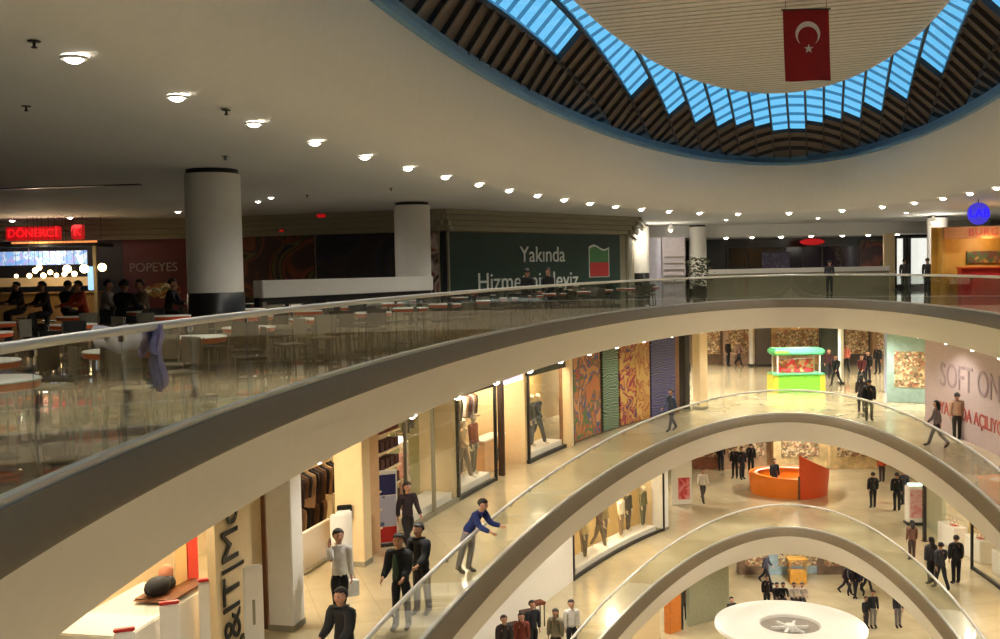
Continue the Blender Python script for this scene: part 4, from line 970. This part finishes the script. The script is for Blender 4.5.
# beige shop wall with brown shelves
tf=(T['d']*.5+T['e']*.5)
facade(2,T['d'],T['d']*.6+T['e']*.4,'shop_wall','tan shop wall left of the brown shelves, middle gallery','wall panel',mat('tan_wall',(206,164,118),.6),off=FO)
r=curve_thing(2,T['d']*.28+T['e']*.72,FO+.3,'shelf_unit','tall cream shelf unit with rows of brown goods','shelves'); part('back',K['cream_wall'],r,lambda bm:box(bm,(0,.2,1.5),(1.5,.05,3.0)),smooth=False)
for i in range(6): part('shelf',K['cream_wall'],r,lambda bm:box(bm,(0,0,.45+.45*i),(1.5,.4,.04)),smooth=False)
for i in range(6):
    part('boxes',cloth(random.choice(((90,44,26),(120,60,34),(70,34,22)))),r,lambda bm:[box(bm,(-.6+.3*k,-.02,.47+.45*i+.12),(.24,.26,.22+.06*random.random()),0,.01) for k in range(5)])
x,y,z=on(2,386,545); r=thing('poster_stand','upright blue and red poster stand at the shop entrance','poster',(x,y,z),R(22))
part('board',K['white'],r,lambda bm:box(bm,(0,0,.95),(.62,.08,1.8),0,.01)); part('blue_print',cloth((46,46,96)),r,lambda bm:box(bm,(0,-.045,1.5),(.54,.012,.5)),smooth=False); part('dark_print',mat_pattern('phone_print',[(30,30,50),(90,100,140),(180,180,200),(40,40,60)],4,'voronoi'),r,lambda bm:box(bm,(0,-.045,.85),(.54,.012,.75)),smooth=False); part('red_print',K['red'],r,lambda bm:box(bm,(0,-.045,.27),(.54,.012,.38)),smooth=False); part('base',K['darkm'],r,lambda bm:box(bm,(0,0,.02),(.62,.35,.04)))
# glazed shop with white lamp
def glazing(L,t0,t1,label,off=FO,z0=.12,z1=3.0,head=K['darkm'],hz=.25,framem=K['darkm'],floorm=None,npost=2):
    r=curve_thing(L,(t0+t1)/2,off,'shop_window',label,'shop window')
    link('glass',sub(r,strip(L,t0,t1,off,.02,z0,z1)),K['shopglass'],r); link('sill',sub(r,strip(L,t0,t1,off-.03,.12,0,z0)),framem,r); link('header',sub(r,strip(L,t0,t1,off-.04,.16,z1,z1+hz)),head,r)
    for i in range(npost):
        t=t0+(t1-t0)*i/(npost-1); q=pt(L,t,off); bm=bmesh.new(); box(bm,(q.x,q.y,LV[L][2]+(z1)/2),(.09,.09,z1),math.atan2(nrm(L,t).y,nrm(L,t).x)); link('post',sub(r,bm),framem,r,False)
    return r
glazing(2,T['e'],T['f'],'olive-framed glazed shopfront behind the walking long-haired person',z1=3.3,head=K['olive_wall'],hz=.55,framem=K['bulk'],npost=3)
struct('wall_left.001',strip(2,T['e']+(T['f']-T['e'])*.45,T['f'],FO+1.2,.1,0,ZC),K['olive_wall'])
tt=T['e']*.72+T['f']*.28
r=curve_thing(2,tt,FO+.7,'pendant_lamp','glowing white dome lamp inside the olive-framed shop','lamp',dz=2.15); part('shade',glow('white_lamp',(255,248,230),3.5),r,lambda bm:lathe(bm,[(0,.16),(.14,.14),(.3,.02),(.3,0),(0,.02)],24)); part('cord',K['darkm'],r,lambda bm:cyl(bm,(0,0,.16),(0,0,1.7),.01,n=6))
rack(2,T['e']*.6+T['f']*.4,FO+.75,'rack of olive and black hanging clothes above the dome lamp',[(80,76,40),(40,36,30),(140,110,70)],6,1.0,1.0,dz=2.2)
MZ=.30
def mann(L,t,off,label,top,legs,pose='stand',style='top',h=1.9,group=None,rz=0):
    q=pt(L,t,off); return person(q.x,q.y,LV[L][2]+MZ,math.degrees(yaw_in(L,t))+rz,pose,label,top=top,legs=legs,style=style,h=h,name='mannequin',cat='mannequin',group=group)
mann(2,T['e']*.78+T['f']*.22,FO+.45,'pale mannequin in a rosy top inside the olive-framed shop',(196,140,120),(140,110,90))
def podium(L,t0,t1,label,off0=.14,off1=.95,m=K['bright_white']):
    e=(t1-t0)*.06; t0+=e; t1-=e
    tag(link('display_podium',strip(L,t0,t1,FO+off0,off1-off0,0.0,.30),m),label,'podium')
podium(2,T['e'],T['f'],'low podium inside the olive-framed shop')
# window f-g with clothes, header dark
K['gold_back']=mat('gold_back_wall',(226,190,120),.5,noise=.06,scale=1.5)
def window_shop(L,t0,t1,label,backm,items,npost=2,z1=3.02,back=1.0):
    win=glazing(L,t0,t1,label,z1=z1,npost=npost,hz=.34); t0+=(t1-t0)*.02; t1-=(t1-t0)*.02
    bm=strip(L,t0,t1,FO+back,.08,0,ZC); link('display_back',sub(win,bm),backm,win)
    for k,(f,o_,l,tc,lc,ps) in enumerate(items): mann(L,t0+(t1-t0)*f,FO+o_,l,tc,lc,ps)
    q=pt(L,(t0+t1)/2,FO+.45); lamp('window_lamp',(q.x,q.y,LV[L][2]+3.2),P_SHOP*(2.4 if L==3 else 1.4),(1,.86,.62),.2)
K['pat1']=mat_pattern('hanging_clothes_print',[(216,190,146),(150,122,88),(200,168,122),(110,92,70),(164,110,84),(214,196,162),(150,138,106)],9,'voronoi')
window_shop(2,T['f'],T['g'],'shop window crowded with clothes, left of the lit entrance',K['pat1'],[(.2,.5,'left mannequin in dark green in the crowded window',(50,60,44),(150,130,100),'stand'),(.5,.5,'middle mannequin in a beige dress in the crowded window',(190,160,120),(120,100,80),'stroll'),(.8,.5,'right mannequin in rust in the crowded window',(140,74,50),(90,80,64),'stand'),(.35,.75,'rear mannequin in pale grey in the crowded window',(200,196,190),(90,90,96),'stand'),(.65,.78,'rear mannequin in black in the crowded window',(40,36,36),(60,56,60),'stand')])
podium(2,T['f'],T['g'],'podium under the crowded clothes window')
rack(2,T['f']*.7+T['g']*.3,FO+.62,'upper rack of mixed clothes at the left of the crowded window',[(190,170,140),(60,70,56),(150,80,70),(220,210,200),(90,84,76)],7,1.1,.85,dz=2.1)
rack(2,T['f']*.3+T['g']*.7,FO+.62,'upper rack of mixed clothes at the right of the crowded window',[(214,206,190),(170,120,80),(70,60,60),(120,60,60)],7,1.1,.85,dz=2.1)
# entrance g-h: warm lit, counter with black square
q=pt(2,(T['g']+T['h'])/2,FO+1.8); lamp('entrance_light',(q.x,q.y,LV[2][2]+2.9),P_SHOP*1.3,(1,.82,.55),.25)
r=curve_thing(2,(T['g']+T['h'])/2,FO+.9,'counter','pale orange counter with a black square panel in the lit entrance','counter'); part('body',mat('peach_counter',(236,176,112),.45),r,lambda bm:box(bm,(0,0,.55),(1.7,.5,1.1),0,.02)); part('top',K['bright_white'],r,lambda bm:box(bm,(0,0,1.12),(1.8,.6,.05),0,.01)); part('black_panel',K['black'],r,lambda bm:box(bm,(.2,-.26,.5),(.5,.03,.4)),smooth=False)
r=curve_thing(2,(T['g']*.75+T['h']*.25),FO+.1,'entrance_arch','dark narrow upright panel at the left of the lit entrance','panel'); part('panel',mat('dark_brown_panel',(62,40,26),.5,noise=.1),r,lambda bm:box(bm,(0,0,1.6),(.14,.2,3.2),0,.02)); part('top_cap',K['darkm'],r,lambda bm:box(bm,(0,0,3.25),(.3,.35,.1)))
r=curve_thing(2,(T['g']+T['h'])/2,FO-.05,'shop_sign','small lilac-white lit sign over the entrance between two windows','sign',dz=3.02); part('box',glow('lilac_sign',(226,214,236),1.2),r,lambda bm:box(bm,(0,0,.14),(1.5,.12,.34),0,.02)); part('bracket',K['darkm'],r,lambda bm:box(bm,(0,.1,.14),(2.2,.06,.2)))
window_shop(2,T['h'],T['i'],'shop window with a dark mannequin group, right of the lit entrance',K['gold_back'],[(.12,.5,'mannequin in brown at the left of the gold window',(100,70,50),(70,56,44),'stand'),(.42,.55,'mannequin in black and grey in the gold window',(34,34,40),(90,92,100),'stand'),(.55,.5,'mannequin in a dark blue coat in the gold window',(30,34,50),(50,50,56),'stroll')])
podium(2,T['h'],T['i'],'podium under the gold shop window')
# colourful hoarding i-j..k
cols_=[('orange, green and blue swirled hoarding panel, first of the painted row',[(196,118,66),(84,120,72),(176,84,60),(60,96,140),(206,146,86)],.9,'noise',0,.26),
('narrow green, white and black painted panel, second of the row',[(50,90,60),(190,200,180),(24,40,34),(90,120,90)],1.3,'wave',.29,.41),
('purple and ochre painted panel, third of the row',[(90,50,90),(196,130,50),(140,40,60),(196,156,80)],1.1,'noise',.43,.56),
('ochre and orange painted panel, fourth of the row',[(190,144,72),(174,100,56),(204,164,90)],1.0,'noise',.57,.68),
('navy and silver striped painted panel, fifth of the row',[(30,28,70),(120,130,170),(40,34,90),(60,50,110)],1.4,'wave',.70,.90)]
dt=T['k']-T['i']
struct('wall_left.002',strip(2,T['i'],T['i']+dt*.76,FO+.12,.2,0,ZC),K['wood'])
pillar(2,T['i']+dt*.80,FO,.35,.5,'dark pillar at the right end of the painted row',K['darkm'])
pillar(2,T['i']+dt*.90,FO,.5,.5,'cream pillar right of the dark pillar at the end of the painted row',K['cream_wall'])
for l,cs,sc,kd,f0,f1 in cols_:
    bm=strip(2,T['i']+dt*f0*.80+.004,T['i']+dt*f1*.80,FO,.08,.05,ZC-.1); tag(link('painted_panel',bm,mat_pattern('mural_'+l.split()[0],cs,sc,kd)),l,'mural')
r=curve_thing(2,T['i'],FO-.05,'pillar','thin cream pillar left of the painted row','pillar'); part('shaft',K['cream_wall'],r,lambda bm:box(bm,(0,0,ZC/2),(.3,.3,ZC-.02))); part('dark_edge',K['darkm'],r,lambda bm:box(bm,(.22,0,ZC/2),(.12,.26,ZC-.02)))
# right side of the middle gallery: pink hoarding with lettering
tr0,tr1=tp(2,934,426),tp(2,1120,560)
K['pink']=mat('pink_hoarding',(208,186,184),.55,noise=.04)
hb=curve_thing(2,(tr0+tr1)/2,FO-.75,'hoarding','pale pink hoarding wall with grey and red lettering at the right','hoarding')
link('board',sub(hb,strip(2,tr0,tr1,FO-.75,.12,0,ZC-.02)),K['pink'],hb)
def lt(s,size,m,px,py,z,nm):
    x,y=at(px,py,LV[2][2]); tm=near_t(2,x,y); o=curved_text(s,size,m,2,tm,FO-.77,LV[2][2]+z,None,nm); o.data.transform(root_inv(hb)); o.parent=hb
lt('SOFT OND',1.35,mat('grey_letters',(180,156,158),.6,noise=0),988,445,2.25,'grey_lettering')
lt('YAKINDA AÇILIYOR',.70,mat('red_letters',(200,96,84),.6,noise=0),984,444,.95,'red_lettering')
# teal shop far right of the middle gallery
def far_shop(L,px,py,w_,h,label,m,z0=0,depth=.6,name='shop_unit',cat='shop',rz=None,items=True,d=None):
    x,y,z=on(L,px,py); r=thing(name,label,cat,(x,y,z+z0),R(0) if rz is None else R(rz))
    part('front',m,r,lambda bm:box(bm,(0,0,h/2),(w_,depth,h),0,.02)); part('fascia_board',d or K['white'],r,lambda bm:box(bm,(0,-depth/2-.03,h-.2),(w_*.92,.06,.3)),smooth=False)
    if items: part('window_display',K['pat1'],r,lambda bm:box(bm,(0,-depth/2-.02,h*.42),(w_*.7,.05,h*.45)),smooth=False)
    return r
far_shop(2,912,402,2.2,3.8,'white and teal shop unit at the left end of the pink hoarding',mat('teal_front',(150,178,170),.35,noise=.15,scale=3),rz=-25)
far_shop(2,893,392,.8,3.8,'pale lilac glass pillar left of the teal shop unit',mat('lilac_pillar',(170,180,205),.3),rz=-10,items=False,name='pillar',cat='pillar')
# far hall of the middle gallery
def far_wall(L,off,m,i): struct('wall_far' if i==0 else 'wall_far.%03d'%i,strip(L,R(25),R(155),off,.2,0,ZC),m)
far_wall(2,31,K['cream_wall'],0); far_wall(3,17,K['cream_wall'],1); far_wall(4,17,K['cream_wall'],2)
def box_col(L,px,py,w_,label,m,h=ZC-.02):
    x,y,z=on(L,px,py); r=thing('column',label,'column',(x,y,z)); part('shaft',m,r,lambda bm:box(bm,(0,0,h/2),(w_,.5,h),0,.02)); part('skirting',K['darkm'],r,lambda bm:box(bm,(0,0,.07),(w_+.06,.56,.14)),smooth=False)
K['darkcol']=mat('dark_grey_column',(84,74,70),.4,noise=.08)
box_col(2,763,366,1.0,'dark grey flared column left of the green kiosk',K['darkcol'])
box_col(2,829,374,1.1,'dark green-black column right of the green kiosk',mat('green_black_column',(40,46,40),.4,noise=.15))
box_col(2,751,366,.18,'slim white post left of the dark grey column',K['white'])
box_col(2,841,384,.16,'slim white post right of the green-black column',K['white'])
for px,w_,rgb,l in ((706,2.6,(96,74,54),'dark shop strip with warm lights at far left of the middle gallery'),(738,2.0,(170,140,120),'pinkish clothes shop at far left of the middle gallery'),(796,4.0,(214,170,120),'warm lit shop behind the green kiosk'),(855,2.2,(70,60,56),'dark shop unit behind the far right group'),(884,1.8,(150,120,90),'tan shop unit left of the lilac pillar')):
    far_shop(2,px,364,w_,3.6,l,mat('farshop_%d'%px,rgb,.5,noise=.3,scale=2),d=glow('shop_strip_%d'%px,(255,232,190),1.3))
# green kiosk
x,y,z=on(2,796,391)
g=thing('market_kiosk','bright green kiosk with a mint canopy and red goods on the middle gallery','kiosk',(x,y,z))
K['lime']=mat('lime_green',(118,196,56),.4,noise=.08); K['mint']=mat('mint_canopy',(90,190,140),.4)
part('base',K['lime'],g,lambda bm:box(bm,(0,0,.45),(2.4,1.2,.9),0,.03)); part('yellow_corner',mat('yellow_green',(196,190,60),.5),g,lambda bm:[box(bm,(s*1.22,0,.45),(.3,1.25,.92),0,.03) for s in(-1,1)])
part('worktop',K['mint'],g,lambda bm:box(bm,(0,0,.95),(2.7,1.35,.06),0,.01)); part('goods',mat_pattern('kiosk_snacks',[(190,50,40),(210,160,120),(150,90,50),(220,60,70)],6,'voronoi'),g,lambda bm:box(bm,(0,.1,1.35),(1.8,.5,.7),0,.03))
part('canopy',K['mint'],g,lambda bm:(box(bm,(0,0,2.12),(2.7,1.3,.34),0,.08))); part('canopy_trim',K['lime'],g,lambda bm:box(bm,(-.9,0,2.12),(.8,1.34,.2),0,.04))
for sx in(-1,1): part('post',K['white'],g,lambda bm:[box(bm,(sx*1.1,sy*.5,1.5),(.06,.06,1.1)) for sy in(-1,1)],smooth=False)
# ---------------------------------------------------------------- lower gallery
U={k:tp(3,px,py) for k,(px,py) in dict(a=(520,640),b=(545,610),c=(574,581),d=(664,531),e=(692,512)).items()}
struct('wall_left.003',strip(3,U['a']+.35,U['c'],FO,.2,0,ZC),K['bright_white'])
window_shop(3,U['c'],U['d'],'long gold shop window on the lower gallery',K['gold_back'],[(.03,.5,'mannequin in rust at the far left of the long gold window',(150,84,50),(80,60,44),'stand'),(.2,.4,'mannequin in a straw top near the left of the long gold window',(206,176,116),(110,90,60),'stand'),(.1,.7,'mannequin in tan at the left end of the long gold window',(150,110,70),(120,90,60),'stand'),(.26,.75,'mannequin in cream, second in the long gold window',(214,196,160),(170,140,100),'stand'),(.38,.5,'mannequin in dark brown, third in the long gold window',(84,58,40),(120,100,70),'stroll'),(.5,.75,'mannequin in khaki, fourth in the long gold window',(130,112,66),(90,70,46),'stand'),(.63,.5,'mannequin in an ivory coat, fifth in the long gold window',(226,210,176),(140,110,80),'stand'),(.76,.7,'mannequin in black, sixth in the long gold window',(50,40,34),(60,50,40),'stand'),(.9,.55,'mannequin in olive at the right end of the long gold window',(110,104,70),(90,84,60),'stand')],npost=2,z1=3.3,back=1.25)
podium(3,U['c'],U['d'],'podium inside the long gold shop window')
pillar(3,U['d']-.012,FO,.5,.6,'white pillar at the right end of the long gold window',K['white'])
struct('wall_left.004',radial(3,U['d']-.02,FO+.5,FO+9),K['cream_wall'],False)
x,y,z=on(3,682,505); r=thing('wall_poster','white poster with a red figure at the end of the lower left gallery','poster',(x,y,z),R(8)); part('board',K['bright_white'],r,lambda bm:box(bm,(0,0,1.3),(1.05,.08,2.5),0,.01)); part('red_print',mat_pattern('red_figure',[(240,230,225),(230,120,120),(200,50,60)],1.5,'soft'),r,lambda bm:box(bm,(.1,-.05,.85),(.6,.02,1.1)),smooth=False)
def ocurve(bm,a0,a1,r_,prof,th=.12,n=28):
    top=[];A=[];B=[]
    for i in range(n+1):
        f=i/n; a=a0+(a1-a0)*f; h=prof(f)
        A.append((bm.verts.new((r_*math.cos(a),r_*math.sin(a),0)),bm.verts.new((r_*math.cos(a)*1.05,r_*math.sin(a)*1.05,h))))
        B.append((bm.verts.new(((r_-th)*math.cos(a),(r_-th)*math.sin(a),0)),bm.verts.new(((r_-th)*math.cos(a)*1.05,(r_-th)*math.sin(a)*1.05,h))))
    for i in range(n):
        bm.faces.new((A[i][0],A[i+1][0],A[i+1][1],A[i][1])); bm.faces.new((B[i][0],B[i][1],B[i+1][1],B[i+1][0])); bm.faces.new((A[i][1],A[i+1][1],B[i+1][1],B[i][1]))
    bm.faces.new((A[0][0],A[0][1],B[0][1],B[0][0])); bm.faces.new((A[-1][0],B[-1][0],B[-1][1],A[-1][1]))
x,y,z=on(3,797,498)
ok=thing('kiosk_counter','round orange kiosk counter with a tall sail-shaped front on the lower gallery','kiosk',(x,y+1.6,z))
K['orangek']=mat('kiosk_orange',(226,84,30),.4,noise=.04); K['orangel']=mat('kiosk_amber',(240,128,30),.4,noise=.04)
part('left_counter',K['orangel'],ok,lambda bm:ocurve(bm,R(180),R(268),1.95,lambda f:1.15-.1*f)); part('sail_front',K['orangek'],ok,lambda bm:ocurve(bm,R(270),R(362),2.0,lambda f:1.15+1.15*(1-f)**1.6))
part('back_counter',K['orangel'],ok,lambda bm:ocurve(bm,R(5),R(175),1.95,lambda f:1.0)); part('counter_top',K['bright_white'],ok,lambda bm:lathe(bm,[(1.75,1.0),(1.6,1.0),(1.6,.95),(1.75,.95)],40))
part('divider',K['wood'],ok,lambda bm:box(bm,(-.02,-2.03,.6),(.1,.08,1.2)),smooth=False)
person(x-.75,y+1.5,z,10,'stand','attendant in black inside the left half of the orange kiosk',top=(22,22,24),legs=(24,24,26))
person(x+1.05,y+1.9,z,-20,'stand','attendant in dark blue inside the right half of the orange kiosk',top=(46,44,60),legs=(24,24,26))
# promo stand, coats
x,y,z=on(3,915,524); r=thing('promotion_stand','white promotion stand with pink print and a dark base on the lower gallery','stand',(x,y,z),R(-5))
part('body',K['bright_white'],r,lambda bm:box(bm,(0,0,.95),(.8,.5,1.7),0,.04)); part('pink_print',mat_pattern('pink_print',[(236,226,220),(214,130,130),(226,180,176)],3,'soft'),r,lambda bm:box(bm,(0,-.27,1.0),(.6,.02,1.3)),smooth=False); part('base',K['darkm'],r,lambda bm:box(bm,(0,0,.06),(.9,.6,.12),0,.02)); part('top_light',glow('stand_light',(230,255,240),1.5),r,lambda bm:box(bm,(0,0,1.84),(.6,.4,.08),0,.02))
# right facade of the lower gallery
V={k:tp(3,px,py) for k,(px,py) in dict(a=(930,522),b=(945,540),c=(979,569),d=(1090,680)).items()}
_a=Vector(at(921,519,LV[3][2])); _b=Vector(at(944,541,LV[3][2])); _d=_b-_a; _bm=bmesh.new(); box(_bm,((_a.x+_b.x)/2,(_a.y+_b.y)/2,LV[3][2]+ZC/2),(_d.length,.15,ZC),math.atan2(_d.y,_d.x)); struct('wall_right',_bm,mat('sage_wall',(172,172,140),.5),False)
struct('wall_right.001',strip(3,V['b'],V['d'],FO+2.2,.2,0,ZC),K['gold_back'])
glazing(3,V['c'],V['d'],'glazed jewellery shopfront at the lower right edge',z1=3.3,npost=3)
for k,f in enumerate((.1,.35,.6,.85)):
    t=V['b']+(V['c']-V['b']+ (V['d']-V['c'])*.5)*f
    r=curve_thing(3,t,FO+.9,'display_case',('first','second','third','fourth')[k]+' white jewellery display case from the far end, lower right','display case'); cb_=part('cabinet',K['bright_white'],r,lambda bm:box(bm,(0,0,.45),(1.3,.6,.9),0,.02)); part('glass_hood',K['shopglass'],cb_,lambda bm:box(bm,(0,0,1.05),(1.25,.55,.28)),smooth=False); part('busts',K['mannequin'],cb_,lambda bm:[lathe(bm,[(0,.92),(.05,.92),(.03,1.0),(.07,1.08),(.03,1.16),(0,1.17)],10,(-.45+.3*i,0,0)) for i in range(4)]); part('red_tray',K['red'],r,lambda bm:box(bm,(.2,-.05,.925),(.3,.2,.03)))
q=pt(3,(V['b']+V['c'])/2,FO+1); lamp('jewel_light',(q.x,q.y,LV[3][2]+3.5),P_SHOP,(1,.9,.75),.2)
r=curve_thing(3,V['b'],FO+.1,'post','dark upright post beside the jewellery cases','post'); part('shaft',K['darkm'],r,lambda bm:box(bm,(0,0,ZC/2),(.12,.12,ZC-.02)),smooth=False); part('foot',K['darkm'],r,lambda bm:box(bm,(0,0,.02),(.2,.2,.04)))
# tables left bottom on lower gallery
for px,py,c,l in ((496,647,(70,50,40),'small dark brown display table left of the lower group'),(516,634,(80,56,44),'small dark display table behind the lower group'),(535,626,(120,62,36),'small orange-brown display table behind the lower group')):
    x,y,z=walk_pt(3,px,py,.5,2.4); r=thing('display_table',l,'table',(x,y,z),R(30)); part('top',cloth(c),r,lambda bm:box(bm,(0,0,.8),(.45,.34,.10),0,.01)); 
    for sx in(-1,1):
        for sy in(-1,1): part('leg',K['darkm'],r,lambda bm:box(bm,(sx*.18,sy*.13,.37),(.03,.03,.74)),smooth=False)
for px,w_,rgb,l in ((706,1.6,(150,96,70),'brown shop unit at far left of the lower gallery'),(745,3.0,(170,140,110),'tan shop unit behind the black-clad trio'),(799,3.2,(214,190,140),'cream shop unit behind the orange kiosk'),(852,2.8,(206,180,130),'sand shop unit right of the orange kiosk')):
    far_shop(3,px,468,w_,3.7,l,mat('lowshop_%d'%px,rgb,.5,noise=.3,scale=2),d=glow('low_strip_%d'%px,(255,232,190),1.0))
# ---------------------------------------------------------------- ground floor
cnp=at(790,623,-13.0)
cn=thing('round_canopy','large round white canopy with a sunken centre on the ground floor','canopy',(cnp[0],cnp[1],-15.9))
part('disc',K['bright_white'],cn,lambda bm:lathe(bm,[(1.15,2.62),(1.2,2.86),(1.3,2.92),(2.8,2.92),(3.0,2.86),(3.0,2.72),(2.7,2.6),(1.15,2.6)],64))
part('sunken_centre',mat('grey_well',(150,140,128),.5),cn,lambda bm:lathe(bm,[(0,2.6),(.8,2.6),(1.15,2.75),(1.15,2.6)],40))
part('hub',K['white'],cn,lambda bm:(lathe(bm,[(0,2.85),(.2,2.85),(.3,2.7),(.3,2.6)],20),[box(bm,(0,0,2.72),(1.5,.1,.1),R(60*k)) for k in range(3)]))
part('pillar',K['white'],cn,lambda bm:cyl(bm,(0,0,0),(0,0,2.6),.35,n=24)); part('counter',K['bright_white'],cn,lambda bm:lathe(bm,[(1.7,0),(1.7,1.05),(1.8,1.08),(1.4,1.08),(1.4,0)],48))
X_={k:tp(4,px,py) for k,(px,py) in dict(a=(640,680),b=(668,640),c=(684,625),d=(700,600)).items()}
struct('wall_left.006',strip(4,X_['a']+.3,X_['b'],FO+.8,.2,0,ZC),K['cream_wall']); struct('wall_left.007',strip(4,X_['c'],X_['d'],FO+.8,.2,0,ZC),mat('grey_green_wall',(150,148,120),.5))
r=curve_thing(4,(X_['b']+X_['c'])/2,FO+.9,'pillar','orange pillar with a dark edge at the lower left on the ground floor','pillar'); part('shaft',mat('orange_pillar',(206,120,46),.45,noise=.1),r,lambda bm:box(bm,(0,0,ZC/2),(.8,.4,ZC-.02),0,.01)); part('dark_edge',K['darkm'],r,lambda bm:box(bm,(.5,0,ZC/2),(.2,.35,ZC-.02)),smooth=False)
for px,w_,rgb,l in ((757,2.2,(120,96,76),'brown shop unit at far left of the ground floor'),(797,3.3,(150,170,180),'wide blue-grey glazed shop at the far end of the ground floor'),(836,2.2,(110,90,74),'dark brown shop unit at far right of the ground floor')):
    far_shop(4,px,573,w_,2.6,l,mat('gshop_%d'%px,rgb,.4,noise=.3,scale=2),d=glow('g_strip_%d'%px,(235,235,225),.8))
x,y,z=on(4,797,583); r=thing('amber_kiosk','small amber kiosk before the blue-grey shop on the ground floor','kiosk',(x,y,z)); r.scale=(.7,.7,.7); part('body',mat('amber',(206,150,60),.5,noise=.1),r,lambda bm:box(bm,(0,0,.5),(1.3,.8,1.0),0,.03)); part('roof',K['yellow'],r,lambda bm:box(bm,(0,0,1.95),(1.5,1.0,.12),0,.02)); part('post',K['yellow'],r,lambda bm:[box(bm,(sx*.6,sy*.35,1.4),(.07,.07,1.1)) for sx in(-1,1) for sy in(-1,1)],smooth=False)
# shop interior lamps on the left of the middle gallery
for f,pw in ((T['b']+.12,1.6),(T['b']+.04,1.4),((T['b']+T['c'])/2,1.1),((T['d']+T['e'])/2,.9),((T['e']+T['f'])/2,.6)):
    q=pt(2,f,FO+1.4); lamp('shop_lamp',(q.x,q.y,LV[2][2]+3.6),P_SHOP*pw,(1,.84,.6),.25)
